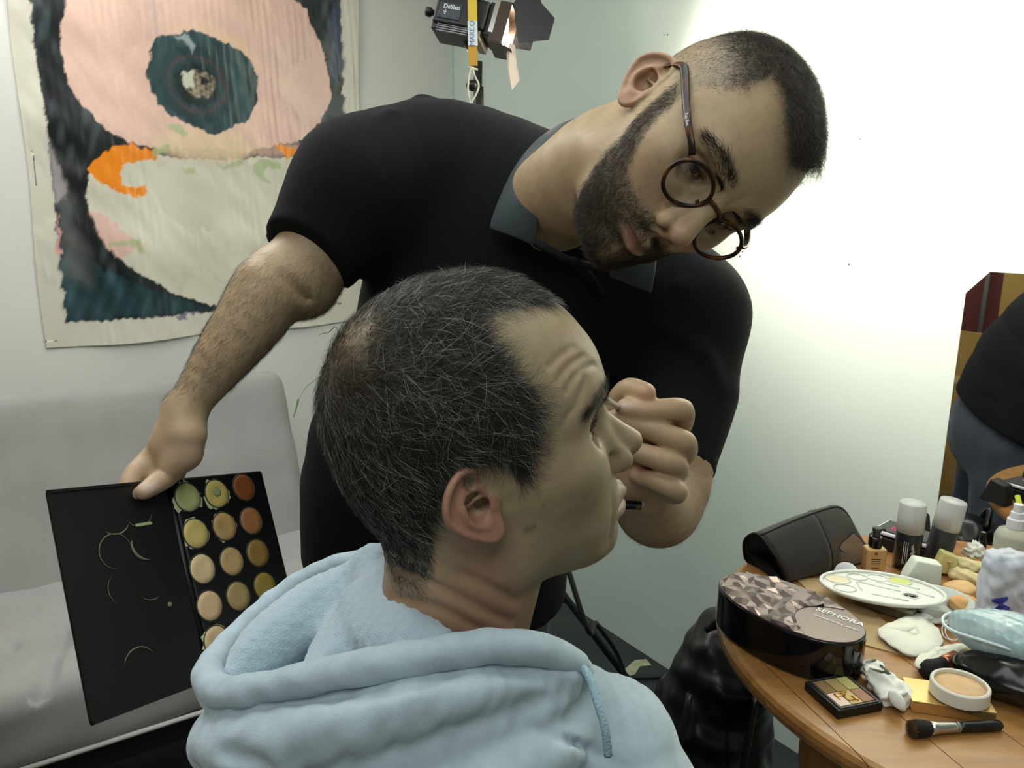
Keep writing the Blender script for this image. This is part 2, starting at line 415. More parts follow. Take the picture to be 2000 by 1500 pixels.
# ------------------------------------------------------------------ mirror on the right wall
mz_ = onright(1938, 530)[2]; m0 = onright(1890, 572); al0 = m0 @ D2; al1 = onright(1938, 530) @ D2
poly = [(al0, .60), (al0, m0[2]), (al1, mz_), (al1 - .42, mz_), (al1 - .47, m0[2]), (al1 - .47, .60)]
mirror = MB().prism(poly, D1 * (C1 - .008), D2, V(0, 0, 1), D1, .006).build('wall_mirror', mat('mirror_edge', (.25, .3, .28), .2), label='tall frameless mirror with clipped corner leaning on the wall', cat='mirror')
poly2 = [(al0 - .001, .601), (al0 - .001, m0[2]), (al1, mz_ - .001), (al1 - .42, mz_ - .001), (al1 - .469, m0[2]), (al1 - .469, .601)]
MB().prism(poly2, D1 * (C1 - .0086), D2, V(0, 0, 1), D1, .0004).build('mirror_glass', mat('mirror_silver', (.82, .84, .82), .015, metal=1.), mirror)
# what the mirror sees at the far side of the room
kraft = mat('kraft_cardboard', hexc(150, 116, 64), .85, noise=.18, nscale=6)
cb = empty('cardboard_sheet', RM(-.24, 1.75, 0), 'large brown cardboard sheet standing upright, seen in the mirror', 'cardboard')
MB().box(RM(-.24, 1.72, .445), (.012, 1.7, .89), RROOM).build('front_sheet', kraft, cb)
MB().box(RM(-.249, 2.3, .46), (.006, .5, .92), RROOM).build('rear_sheet', mat('kraft_cardboard_dark', hexc(140, 104, 54), .85), cb)
MB().box(RM(-.2325, 1.62, .68), (.003, .16, .035), RROOM).build('packing_tape', mat('packing_tape', hexc(176, 150, 100), .25), cb)
red = mat('dark_red_paint', hexc(78, 32, 32), .5)
rd = empty('cabinet', RM(-1.0, 1.8, 0), 'tall dark red cabinet behind the cardboard, seen in the mirror', 'cabinet')
MB().box(RM(-1.0, 1.8, .95), (.5, 1.8, 1.9), RROOM).build('body', red, rd, bevel=.01)
MB().box(RM(-.745, 1.48, 1.15), (.012, .56, .7), RROOM).build('panel', mat('ochre_panel', hexc(150, 120, 62), .7), rd)
MB().tube([RM(-.72, 1.825, .72), RM(-.72, 1.82, 1.3), RM(-.73, 1.81, 1.7)], .010, 8).build('conduit', mat('grey_pipe', hexc(120, 120, 124), .5), rd, smooth=True)

# ------------------------------------------------------------------ painting: unstretched canvas on the left wall
def LQ(px, py): p = onleft(px, py); return (p @ D1, p[2])
ca0, ca1, cz0, cz1 = .172, 1.238, .912, 2.20
na, nzz = 300, 340
aa, zz = np.meshgrid(np.linspace(0, 1, na), np.linspace(0, 1, nzz), indexing='ij')
q = np.stack([ca0 + (ca1 - ca0) * aa, cz0 + (cz1 - cz0) * zz + .03 * aa * (1 - zz)], 2).reshape(-1, 2)
q[:, 0] += .004 * np.sin(q[:, 1] * 9 + 1) * (np.minimum(aa, 1 - aa).ravel() < .02); q[:, 1] += .005 * np.sin(q[:, 0] * 11) * (zz.ravel() < .02)
def CP(pts): return np.array([LQ(x / 2.0833, y / 2.0833) for x, y in pts])
q3 = np.c_[q, np.zeros(len(q))]
jit = np.stack([vnoise(q3, 60, 31), vnoise(q3, 60, 32)], 1) * .0034 + np.stack([vnoise(q3, 190, 33), vnoise(q3, 190, 34)], 1) * .0013
qj = q + jit
strk = vnoise(np.c_[q[:, 0] * 22, q[:, 1] * 9, np.zeros(len(q))], 1.2, 35)
blotch = vnoise(q3, 14, 36); fine = vnoise(q3, 150, 37)
def S(r, g, b): return np.array(hexc(r, g, b)[:3])
pc = np.tile(S(216, 212, 198), (len(q), 1))
def paint(poly, c, w=.003, amt=1., qq=None):
    global pc
    d = poly_sd(qj if qq is None else qq, CP(poly)); m = sm(d, -w, w) * amt; pc = pc * (1 - m[:, None]) + c * m[:, None]
ground = [(112,-300),(118,0),(150,260),(200,600),(235,1000),(270,1312),(640,1290),(850,1265),(1385,1235),(1400,520),(1385,200),(1372,-300)]
gcol = S(32, 38, 40) * (1 + .4 * blotch)[:, None].clip(.3, 2) + S(52, 60, 64) * np.clip(strk - .35, 0, 1)[:, None] * 1.1
paint(ground, gcol)
paint([(235,980),(430,1100),(620,1180),(850,1260),(500,1290),(270,1310)], S(52, 84, 92) * (1 + .4 * strk)[:, None].clip(.2, 2), .012, .6)
paint([(210,600),(330,690),(300,900),(390,1010),(380,1180),(265,1120)], S(92, 92, 92) * (1 + .6 * blotch)[:, None].clip(.1, 2), .02, .55)
paint([(200,580),(255,700),(280,790),(225,830)], S(186, 178, 182), .008, .7); paint([(1330,100),(1370,0),(1400,290),(1345,340)], S(74, 86, 110), .01, .7)
paint([(1350,380),(1400,400),(1405,600),(1250,600),(1230,570),(1300,500)], S(58, 72, 78), .01, .8); paint([(235,870),(250,1030),(232,1040)], S(226, 168, 160), .003)
pink = S(229, 192, 178) * (1 + .04 * blotch + .02 * fine)[:, None]
paint([(262,-300),(265,0),(240,150),(245,230),(270,330),(320,420),(380,470),(440,540),(520,580),(640,610),(800,600),(1000,620),(1120,595),(1220,570),(1300,500),(1345,400),(1330,280),(1310,190),(1260,100),(1250,40),(1180,0),(1100,-300)], pink)
paint([(600,0),(640,0),(655,140),(630,150)], S(206, 178, 172), .006, .6); paint([(640,100),(800,100),(980,160),(1060,280),(1000,250),(850,140)], S(232, 200, 160), .02, .6)
cream = S(219, 214, 198) * (1 + .05 * blotch)[:, None]
paint([(372,700),(420,640),(520,620),(700,640),(900,650),(1100,640),(1245,640),(1236,760),(1390,900),(1390,1230),(1000,1250),(850,1240),(700,1190),(560,1110),(480,1050),(390,930),(350,830),(350,740)], cream)
paint([(360,860),(440,880),(520,960),(580,1000),(480,1055),(400,960)], S(226, 186, 176), .006, .9)
paint([(640,560),(780,520),(950,540),(1040,620),(960,660),(760,650),(640,610)], S(232, 206, 172), .02, .9); paint([(1010,610),(1200,580),(1240,600),(1200,630),(1050,640)], S(230, 190, 172), .01, .6)
paint([(640,150),(780,125),(900,165),(1000,230),(1045,310),(1045,400),(1010,490),(930,525),(860,550),(780,510),(700,470),(640,420),(605,340),(595,280),(615,200)], S(46, 72, 76) * (1 + .25 * strk)[:, None])
cc = CP([(800, 345)])[0]; rr = np.hypot((qj[:, 0] - cc[0]) * 1., qj[:, 1] - cc[1]); px1 = np.hypot(*(CP([(900, 345)])[0] - cc)) / 100
for r0, r1, c in ((150, 118, S(38, 62, 66)), (118, 100, S(74, 66, 66)), (100, 86, S(36, 64, 72)), (86, 0, S(26, 34, 32))):
    m = sm(rr, (r1 - 4) * px1, (r1 + 2) * px1) * (1 - sm(rr, (r0 - 3) * px1, (r0 + 3) * px1)); pc = pc * (1 - m[:, None] * .8) + c * m[:, None] * .8
paint([(735,300),(800,285),(860,300),(880,350),(862,400),(800,400),(760,370)], S(126, 118, 100) * (1 + .5 * fine)[:, None].clip(.2, 2), .004); paint([(735,295),(790,288),(790,350),(765,355),(740,335)], S(202, 206, 188), .004); paint([(820,310),(850,330),(838,350),(815,340)], S(24, 26, 26), .003)
paint([(690,150),(760,140),(790,190),(780,215),(765,190),(740,165)], S(166, 178, 180), .006, .8)
orange = S(250, 146, 34)
paint([(360,690),(385,650),(430,615),(520,580),(560,600),(640,620),(630,655),(560,650),(505,670),(483,710),(500,755),(560,765),(590,755),(592,788),(560,802),(480,782),(410,745),(378,728)], orange, .003); paint([(1110,592),(1240,608),(1245,625),(1175,640),(1160,655),(1145,625)], orange, .003)
grn = S(176, 190, 142)
for g_ in ([(620,600),(690,590),(695,610),(620,640)], [(740,680),(790,690),(790,710),(755,705)], [(860,640),(900,680),(950,655),(990,650),(985,675),(900,690)], [(1020,670),(1060,650),(1130,660),(1135,690),(1085,680),(1065,700),(1100,740),(1075,745),(1035,710)], [(440,985),(560,975),(585,1030),(560,1030),(545,1000),(440,1000)], [(680,510),(720,505),(765,540),(745,560),(700,530)]): paint(g_, grn, .005, .8)
paint([(705,1290),(740,1275),(830,1270),(760,1285),(765,1300),(720,1302)], S(60, 50, 120), .002, .7)
# gentle waviness of the hanging cloth
wav = .006 * np.sin(q[:, 0] * 13 + q[:, 1] * 2) + .004 * np.sin(q[:, 1] * 17) + .005 + .0010 * vnoise(q3, 16, 38) + .0007 * vnoise(np.c_[q[:, 0] * 3.0, q[:, 1] * .5, np.zeros(len(q))], 16, 39)
pts = q[:, :1] * D1 + D2 * (C2 - .004 - np.maximum(wav, .0005))[:, None] + np.c_[np.zeros((len(q), 2)), q[:, 1]]
ii = np.arange(na * nzz).reshape(na, nzz); ff = np.stack([ii[:-1, :-1], ii[1:, :-1], ii[1:, 1:], ii[:-1, 1:]], 2).reshape(-1, 4)
cv = wmesh('painting', pts, ff, mat('oil_paint', (.5, .5, .5), .30, attr=True, bump=.12, bscale=160, spec=.5), label='large abstract painting on loose canvas with pink and cream forms', cat='painting', col=np.clip(pc, 0, 1))
m_ = cv.modifiers.new('solid', 'SOLIDIFY'); m_.thickness = .0015

# ------------------------------------------------------------------ sofa
grey = mat('grey_sofa_fabric', hexc(146, 145, 145), .9, sheen=.2, noise=.08, nscale=9, bump=.25, bscale=500)
sofa = empty('sofa', RM(.0, 2.1, 0), 'pale grey upholstered sofa bed below the painting', 'sofa')
sf = Field(np.minimum.reduce([RM(-.25, 1.55, .05), RM(.85, 1.55, .05), RM(-.25, 2.5, .05)]) - .05, np.maximum.reduce([RM(.85, 2.6, .95), RM(.85, 1.55, .95), RM(-.25, 2.6, .95)]) + .05, .011)
def rbox(fd, c, half, R, rad, k=.0, sub=False):
    c = np.asarray(c); h = np.asarray(half) - rad
    def fn(X, Y, Z):
        x, y, z = X - c[0], Y - c[1], Z - c[2]
        a, b, e = (R[0,0]*x+R[1,0]*y+R[2,0]*z, R[0,1]*x+R[1,1]*y+R[2,1]*z, R[0,2]*x+R[1,2]*y+R[2,2]*z)
        a, b, e = np.abs(a) - h[0], np.abs(b) - h[1], np.abs(e) - h[2]
        return np.sqrt(np.maximum(a, 0)**2 + np.maximum(b, 0)**2 + np.maximum(e, 0)**2) + np.minimum(np.maximum(np.maximum(a, b), e), 0) - rad
    ex = np.abs(R) @ np.asarray(half); fd.op(fn, c - ex, c + ex, k, sub=sub)
import copy as _cp
ang = math.radians(22); Rb = RROOM @ np.array([[1, 0, 0], [0, math.cos(ang), math.sin(ang)], [0, -math.sin(ang), math.cos(ang)]])
sb = _cp.deepcopy(sf); rbox(sb, RM(.30, 2.285, .595), (.465, .075, .285), Rb, .05)
v_, F_ = sb.mesh(2); v_ = v_ + vnormals(v_, F_) * (.0025 * vnoise(v_, 14, 40))[:, None]; wmesh('backrest', v_, F_, grey, sofa)
rbox(sf, RM(.30, 1.93, .335), (.465, .28, .095), RROOM, .055)
v_, F_ = sf.mesh(2)
ab_ = np.stack([v_ @ D1, v_ @ D2, np.zeros(len(v_))], 1); wr = np.maximum(0, vnoise(np.c_[ab_[:, 0] * 38, ab_[:, 1] * 16, ab_[:, 2]], .7, 41) - .55); v_[:, 2] -= .020 * wr * (v_[:, 2] > .40) * sm(-(ab_[:, 0]), -.25, .0); v_ = v_ + vnormals(v_, F_) * (.003 * vnoise(v_, 12, 42))[:, None]
wmesh('seat', v_, F_, grey, sofa)
MB().tube([RM(-.14, 1.655, .262), RM(.74, 1.655, .262)], .006, 6).build('piping', mat('sofa_piping', hexc(196, 196, 194), .8), sofa, smooth=True)
MB().box(RM(.30, 1.95, .21), (.86, .5, .06), RROOM).build('base_frame', mat('black_metal', (.012, .012, .013), .5), sofa)
for a_ in (-.1, .68):
    for b_ in (1.75, 2.2): MB().tube([RM(a_, b_, 0), RM(a_, b_, .2)], .02, 10).build('leg', mat('black_metal', (.012, .012, .013), .5), sofa, smooth=True)
# thin green leaves of a plant behind the sofa end
pl_ = empty('house_plant', RM(.90, 2.50, 0), 'spindly green house plant behind the sofa end, mostly hidden', 'plant')
leafm = mat('leaf_green', hexc(96, 116, 72), .5)
MB().lathe([(.05, 0), (.07, .12), (.072, .16), (.06, .155)], RM(.90, 2.50, 0), None, 18).build('pot', mat('clay_pot', hexc(120, 80, 60), .8), pl_, smooth=True)
for k_, (p0, p1, p2) in enumerate((((640, 745), (605, 750), (583, 780)), ((640, 765), (628, 775), (620, 792)), ((660, 655), (640, 650), (622, 654)), ((583, 780), (578, 800), (573, 815)))):
    d_ = 2.45; base = RM(.90, 2.50, .14)
    st = spline([base, base * .4 + U_(p0, d_) * .6, U_(p0, d_), U_(p1, d_), U_(p2, d_)], 24) if k_ < 3 else spline([U_(p0, 2.42), U_(p1, 2.41), U_(p2, 2.40)], 10)
    MB().tube(st, np.linspace(.004, .0012, len(st)), 6, flat=.4).build('leaf', leafm, pl_, smooth=True)

# ------------------------------------------------------------------ heads
def face_loft(fd, prof):
    """face volume from tables over height: front (midline), half width, back"""
    zz = [q[0] for q in prof]
    fy = curve1(zz, [q[1] for q in prof]); fw = curve1(zz, [q[2] for q in prof]); fb = curve1(zz, [q[3] for q in prof])
    z0, z1 = zz[0], zz[-1]
    def fn(X, Y, Z):
        z = np.clip(Z, z0, z1); yf, w, yb = fy(z), fw(z), fb(z)
        yc = yb * .45 + yf * .55 - .045 * np.clip((z + .06) / .08, 0, 1)
        yc = np.minimum(np.maximum(yc, yb + .008), yf - .008)
        dep = np.where(Y > yc, yf - yc, yc - yb)
        q = (np.abs(X) / w) ** 2.25 + (np.abs(Y - yc) / dep) ** 2.25
        d = (q ** (1 / 2.25) - 1) * w * .92
        return np.maximum(d, np.maximum(Z - z1, z0 - Z))
    fd.op(fn, (-.09, -.12, z0), (.09, .13, z1 + .03), .018)

EAR_OUT = np.array([(4.5,20),(9,23.6),(14,24.4),(20,22.4),(26.5,17.5),(31,11),(33.5,4),(33.5,-2),(31,-8.5),(25.5,-15),(18.5,-21),(11,-26),(4,-28.2),(-2,-26.5),(-5.2,-21),(-5,-12),(-3,-4),(0,6),(2.5,14)], float) * 1e-3
def ear(fd, org, ang=27., tilt=10., sc=1.0):
    a = math.radians(ang); t = math.radians(tilt)
    eu = V(math.sin(a), -math.cos(a), 0); ev = nrm(V(0, -math.sin(t), math.cos(t))); ev = nrm(ev - eu * (ev @ eu)); ew = np.cross(ev, eu)
    E = lambda u, v, w: np.asarray(org) + sc * (u * eu + v * ev + w * ew) * 1e-3
    poly = spline(EAR_OUT * sc, 44, True)
    def uvw(X, Y, Z):
        x, y, z = X - org[0], Y - org[1], Z - org[2]
        return (x*eu[0]+y*eu[1]+z*eu[2], x*ev[0]+y*ev[1]+z*ev[2], x*ew[0]+y*ew[1]+z*ew[2])
    def plate(X, Y, Z):
        u, v, w = uvw(X, Y, Z); d = None; ins = None; n = len(poly)
        for i in range(n):
            p, q = poly[i], poly[(i + 1) % n]; e = q - p
            wu, wv = u - p[0], v - p[1]; tt = np.clip((wu * e[0] + wv * e[1]) / (e @ e), 0, 1)
            dd = (wu - tt * e[0]) ** 2 + (wv - tt * e[1]) ** 2
            d = dd if d is None else np.minimum(d, dd)
            c = ((p[1] <= v) != (q[1] <= v)) & (u < (q[0] - p[0]) * (v - p[1]) / (q[1] - p[1] + 1e-12) + p[0])
            ins = c if ins is None else ins ^ c
        d = np.sqrt(d); d = np.where(ins, -d, d)
        wp = 1.5e-3 - 2.2e-3 * np.clip((-d) / 8e-3, 0, 1)
        q1 = np.maximum(d + 1.2e-3, 0); q2 = np.maximum(np.abs(w - wp) - 1.1e-3, 0)
        return np.sqrt(q1 ** 2 + q2 ** 2) + np.minimum(np.maximum(d + 1.2e-3, np.abs(w - wp) - 1.1e-3), 0) - 1.2e-3
    fd.op(plate, np.array(org) - .045 * sc, np.array(org) + .045 * sc, .003, sym=True)
    fd.ell(E(9, -2, -6), np.array([12, 14, 7.5]) * 1e-3 * sc, .006, R=np.stack([eu, ev, ew], 1), sym=True)
    hx = [E(3.5, 3, -1), E(2.5, 9, 1.5), E(3.5, 15, 2.5), E(6, 20, 3), E(10, 22.3, 3), E(15, 22.8, 3), E(20.5, 20.5, 3), E(26, 15.5, 3), E(30, 9.5, 3), E(32, 3, 3), E(31.8, -2.5, 2.6), E(29, -8, 2.2), E(24, -14, 1.8), E(18, -19, 1.2)]
    fd.chain(hx, np.array([1.2, 1.7, 2.1, 2.3, 2.4, 2.4, 2.4, 2.4, 2.3, 2.2, 2.1, 2.1, 2.0, 1.8]) * 1e-3 * sc, .0018, n=34, sym=True)
    # antihelix with its two arms, antitragus, tragus, lobe
    fd.chain([E(14, 16, -.5), E(18, 8, .8), E(20.5, 0, 2), E(19, -8, 2), E(13.5, -14, 1.5), E(7, -16, 1.5), E(3, -15, 1.5)], np.array([1.6, 2.2, 2.8, 2.8, 2.6, 2.6, 2.0]) * 1e-3 * sc, .0022, n=20, sym=True)
    fd.chain([E(18.5, 7, 0), E(12, 9.5, -.5), E(6, 10.5, -.5)], np.array([2, 1.8, 1.4]) * 1e-3 * sc, .004, sym=True)
    fd.ell(E(3.5, -22, .6), np.array([6.5, 6.0, 2.9]) * 1e-3 * sc, .005, R=np.stack([eu, ev, ew], 1), sym=True)
    # concha bowl and canal
    fd.ell(E(10, -2.5, .2), np.array([7.8, 9.8, 7.5]) * 1e-3 * sc, .0025, R=np.stack([eu, ev, ew], 1), sub=True, sym=True)
    fd.ell(E(12, 3.8, 1), np.array([7, 3.2, 4.0]) * 1e-3 * sc, .002, R=np.stack([eu, ev, ew], 1), sub=True, sym=True)
    fd.ell(E(11, 13.5, 1.2), np.array([4.0, 3.5, 2.0]) * 1e-3 * sc, .003, R=np.stack([eu, ev, ew], 1), sub=True, sym=True)
    fd.ell(E(2.8, -3.0, -4), np.array([4.8, 5.6, 8]) * 1e-3 * sc, .0015, R=np.stack([eu, ev, ew], 1), sub=True, sym=True)
    fd.chain([E(14, -1, -3.5), E(8, 2.0, -2), E(3.5, 3, -.5)], np.array([1.4, 1.5, 1.6]) * 1e-3 * sc, .002, sym=True)
    fd.ell(E(-2.6, -3.0, 1.6), np.array([2.9, 5.2, 2.0]) * 1e-3 * sc, .004, R=np.stack([eu, ev, ew], 1), sym=True)
    return E

def surf(fd, P, px, py, off=0., world=False):
    """first point of the field's surface on the line of sight, pushed out by off"""
    r = ray(px, py); t = np.arange(.40, 1.0, .0008); w = CAM + t[:, None] * r
    q = w if world else w2h(P, w); i = np.round((q - fd.lo) / fd.h).astype(int); ok = ((i >= 0) & (i < np.array(fd.D.shape))).all(1)
    d = np.full(len(t), 1.); d[ok] = fd.D[i[ok, 0], i[ok, 1], i[ok, 2]]
    j = np.where(d < 0)[0]
    if not len(j): return None
    p = CAM + (t[j[0]] - off) * r
    return p if world else w2h(P, p)
def head_field(P, lo, hi, h):
    fd = Field(lo, hi, h)
    # skull
    fd.ell(P['cran_c'], P['cran_r'], .02)
    fd.ell(P['fore_c'], P['fore_r'], .03)
    face_loft(fd, P['prof'])
    # neck
    if 'neck' in P: fd.chain(P['neck'], P['neck_r'], .03, n=10)
    if 'neck_x' in P:
        for pts, r, k in P['neck_x']: fd.chain(pts, r, k)
    for a in P.get('extra', []): fd.ell(*a[0], **a[1])
    ez = P['eye']                                    # eye centre (x, y, z)
    bz = P['brow']
    # cheek bones, jaw corner
    fd.ell((.047, .046, ez[2] - .022), (.016, .024, .011), .035, sym=True)
    fd.ell((.048, .008, P['gon']), (.009, .014, .013), .03, sym=True)
    # brow ridge
    fd.chain([(.006, bz[0], bz[1] - .004), (.020, bz[0] - .003, bz[1]), (.036, bz[0] - .011, bz[1] + .002), (.050, bz[0] - .029, bz[1] - .005)], [.006, .0068, .0065, .005], .016, n=10, sym=True)
    # orbit hollows
    fd.ell((.0335, ez[1] + .024, ez[2] - .001), (.0185, .015, .0125), .012, sub=True, sym=True)
    fd.ell((.0155, ez[1] + .026, ez[2] + .003), (.008, .012, .010), .010, sub=True, sym=True)
    # nose
    nz = P['nose']                                    # list of (y, z, r) root->tip
    fd.chain([(0, y, z) for y, z, r in nz], [r for y, z, r in nz], .011, n=14)
    tip = nz[-1]; al = P['ala']
    fd.chain([(.006, nz[1][0] - .008, nz[1][1]), (.0105, al[1] - .004, al[2] + .010)], [.006, .007], .010, sym=True)
    fd.ell(al, P.get('ala_r', (.0062, .0098, .0082)), .0055, sym=True)
    fd.chain([(0, tip[0] - .003, tip[1] - .006), (0, P['subn'][0], P['subn'][1])], [.0045, .0042], .006)
    fd.ell((al[0] - .0058, al[1] + .004, al[2] - .0072), (.0033, .0068, .0042), .0018, sub=True, sym=True)
    fd.chain([(al[0] + .0035, al[1] - .0085, al[2] + .008), (al[0] + .0068, al[1] - .004, al[2] + .003), (al[0] + .006, al[1] - .006, al[2] - .006)], [.0006, .0012, .0008], .004, sub=True, sym=True)
    # muzzle, lips
    ml = P['mouth']                                    # stomion (y, z)
    my, mz = ml
    fd.ell((0, my - .026, mz + .002), (.031, .026, .024), .014)
    fd.chain([(.0255, my - .0155, mz + .000), (.015, my - .005, mz + .0045), (.006, my + .0022, mz + .0062), (0, my + .0018, mz + .0052)], [.0024, .0042, .0047, .0047], .004, n=10, sym=True)
    fd.chain([(.024, my - .0155, mz - .002), (.014, my - .0045, mz - .0058), (0, my + .0005, mz - .0072)], [.0024, .0046, .0056], .004, n=9, sym=True)
    fd.chain([(.0265, my - .0120, mz - .0004), (.014, my - .0008, mz - .0003), (0, my + .0052, mz + .0002)], [.0004, .0015, .0013], .0025, n=9, sub=True, sym=True)
    fd.chain([(0, P['subn'][0] + .003, P['subn'][1] - .004), (0, my + .008, mz + .012)], [.0025, .0032], .004, sub=True)      # philtrum
    fd.chain([(.018, my - .004, mz - .0165), (0, my + .0005, mz - .0175)], [.0035, .0045], .008, sub=True, sym=True)      # groove above the chin
    # chin
    fd.ell(P['chin'], P.get('chin_r', (.019, .0125, .0135)), .022)
    # nasolabial folds
    if P.get('fold'):
        fd.chain([(.0195, al[1] - .003, al[2] + .006), (.0265, al[1] - .0085, al[2] - .010), (.031, my - .0105, mz + .006)], [.0006, .0012, .0004], .008, n=8, sub=True, sym=True)
        fd.chain([(.0315, my - .0125, mz - .000), (.0335, my - .0145, mz - .013), (.031, my - .0155, mz - .024)], [.0004, .0012, .0003], .006, n=8, sub=True, sym=True)
    # eyelids and slit
    er = .0120; lr = er + .0021
    fd.ell((ez[0], ez[1], ez[2]), (lr, lr, lr), .0045, sym=True)
    op = P.get('open', .0042)
    dz = P.get('lid_dz', 0)
    fd.chain([(ez[0] - .0142, ez[1] + .0085, ez[2] - .001 + dz), (ez[0] - .006, ez[1] + .0125, ez[2] + .0004 + dz), (ez[0] + .004, ez[1] + .0125, ez[2] + .0008 + dz), (ez[0] + .0125, ez[1] + .007, ez[2] - .0002 + dz)], [.0006, op, op, .0006], .0012, n=10, sub=True, sym=True)
    # upper lid crease, under-eye
    fd.chain([(ez[0] - .012, ez[1] + .0115, ez[2] + .0068), (ez[0], ez[1] + .0145, ez[2] + .0105), (ez[0] + .0135, ez[1] + .0085, ez[2] + .0065)], [.0008, .0014, .0010], .003, n=8, sub=True, sym=True)
    fd.chain([(ez[0] - .012, ez[1] + .013, ez[2] - .0105), (ez[0] + .002, ez[1] + .0125, ez[2] - .0145), (ez[0] + .014, ez[1] + .006, ez[2] - .0115)], [.0003, .0008, .0002], .007, n=8, sub=True, sym=True)
    for pxs, dep, r, k in P.get('creases', []):
        q = [surf(fd, P, x, y, dep) for x, y in pxs]; q = np.array([a for a in q if a is not None])
        if len(q) > 2: fd.chain(q, r * np.sin(np.linspace(.35, math.pi - .35, len(q))), k, n=3 * len(q), sub=True, sym=P['sym_c'])
    fd.pre = fd.D.copy()
    P['E'] = ear(fd, P['ear'], P.get('ear_ang', 27.), P.get('ear_tilt', 10.), P.get('ear_sc', 1.))
    return fd

def sphere_eye(c, fwd, r, name, parent, iris):
    """eyeball with painted iris rings as vertex colour and a corneal bulge"""
    f = nrm(fwd); a = nrm(np.cross(f, V(.1, .2, .97))); b = np.cross(f, a)
    n, m = 28, 22; vs = []; cs = []
    for i in range(m):
        th = (i / (m - 1)) ** 1.3 * math.pi
        rr = r + (.0009 * max(0, 1 - (th / .5) ** 2) if th < .5 else 0)
        for j in range(n):
            p = 2 * math.pi * j / n
            vs.append(c + rr * (math.cos(th) * f + math.sin(th) * (math.cos(p) * a + math.sin(p) * b)))
            cs.append((.01, .01, .01) if th < .17 else iris if th < .46 else (.05, .04, .035) if th < .52 else (.62, .58, .54))
    fs = [(i * n + j, (i + 1) * n + j, (i + 1) * n + (j + 1) % n, i * n + (j + 1) % n) for i in range(m - 1) for j in range(n)]
    return wmesh(name, vs, fs, mat('eyeball', (.6, .57, .53), .12, attr=True, coat=.6), parent, col=np.array(cs))

# measurements of the two men's heads, metres, origin between the ear openings (x his right, y forward, z up)
SEATED = dict(
    cran_c=(0, -.007, .044), cran_r=(.074, .093, .087), fore_c=(0, .018, .048), fore_r=(.064, .0735, .067),
    prof=[(-.100,.056,.014,.036),(-.095,.072,.028,.024),(-.086,.080,.040,.012),(-.074,.083,.049,-.002),(-.062,.087,.055,-.015),(-.045,.091,.0605,-.028),(-.028,.092,.065,-.035),(-.01,.090,.068,-.04),(.01,.0830,.0695,-.04),(.03,.0862,.0695,-.04),(.05,.0875,.067,-.04),(.072,.074,.057,-.03),(.088,.045,.036,-.02)],
    extra=[(((0, -.033, .058), (.060, .060, .060), .02), {}), (((0, -.036, .006), (.056, .053, .052), .03), {})],
    eye=(.032,.0650,.014), brow=(.0868,.0345), gon=-.058,
    nose=[(.0790,.026,.0060),(.0895,.012,.0062),(.1035,-.005,.0072),(.1120,-.0165,.0098)], ala=(.0135,.0988,-.0245), ala_r=(.0068,.0105,.0090), subn=(.0985,-.035),
    mouth=(.0955,-.058), chin=(0,.0745,-.0845), chin_r=(.019,.0125,.012), ear=(.073,-.004,-.002), ear_sc=1.03, fold=True,
    R=np.array([[.154,.97,-.188],[-.252,.223,.942],[-.955,.098,-.279]]), T=V(-.0232,-.0521,.5788))
SEATED['sym_c'] = True; ARTIST_SYM = False
SEATED['creases'] = [([(1163, 712), (1150, 715), (1138, 721), (1126, 733), (1114, 750), (1106, 765)], .0006, .0010, .005), ([(1143, 694), (1130, 701), (1114, 713), (1100, 728), (1090, 745)], .0006, .0009, .005), ([(1122, 676), (1106, 687), (1088, 701), (1074, 716)], .0006, .0007, .005),
    ([(1145, 737), (1139, 753), (1133, 773), (1129, 790)], .0004, .0008, .005), ([(1118, 800), (1108, 815), (1100, 832)], .0003, .0006, .004),
    ([(770, 1105), (820, 1128), (880, 1160), (940, 1190), (1000, 1215)], .0004, .0010, .008), ([(765, 1165), (820, 1180), (880, 1200), (940, 1232)], .0004, .0009, .008), ([(900, 1120), (960, 1150), (1010, 1175)], .0003, .0006, .008)]
ARTIST = dict(sym_c=False,
    cran_c=(0, -.012, .036), cran_r=(.074, .094, .082), fore_c=(0, .014, .044), fore_r=(.064, .072, .063),
    prof=[(-.108,.060,.016,.040),(-.102,.076,.030,.028),(-.092,.084,.042,.014),(-.078,.086,.051,.000),(-.064,.088,.057,-.015),(-.045,.091,.062,-.028),(-.028,.092,.066,-.035),(-.01,.0905,.069,-.04),(.01,.088,.070,-.04),(.03,.090,.070,-.04),(.05,.0875,.067,-.04),(.070,.070,.055,-.03),(.085,.045,.036,-.02)],
    eye=(.032,.0655,.013), brow=(.0895,.033), gon=-.062, open=.0034, lid_dz=-.0022,
    nose=[(.0870,.024,.0064),(.0965,.010,.0070),(.107,-.006,.0080),(.1125,-.0165,.0108)], ala=(.0138,.0992,-.0245), ala_r=(.0070,.0110,.0092), subn=(.0985,-.036),
    mouth=(.0965,-.058), chin=(0,.080,-.092), chin_r=(.021,.0135,.014), ear=(.073,-.001,-.002), ear_ang=25., ear_sc=1.08, fold=False,
    R=np.array([[-.5305,-.0370,.8490],[.5662,-.7593,.3185],[-.6315,-.6489,-.4205]]), T=V(.1653,.2203,.748))
for P_ in (SEATED, ARTIST):
    u_, s_, vt_ = np.linalg.svd(P_['R']); P_['R'] = u_ @ vt_
    P_['W'] = np.stack([CR, CU, CF], 1) @ P_['R']               # local -> world rotation
    P_['O'] = CAM + np.stack([CR, CU, CF], 1) @ P_['T']
def h2w(P, v): return np.asarray(v) @ P['W'].T + P['O']
def w2h(P, v): return (np.asarray(v) - P['O']) @ P['W']

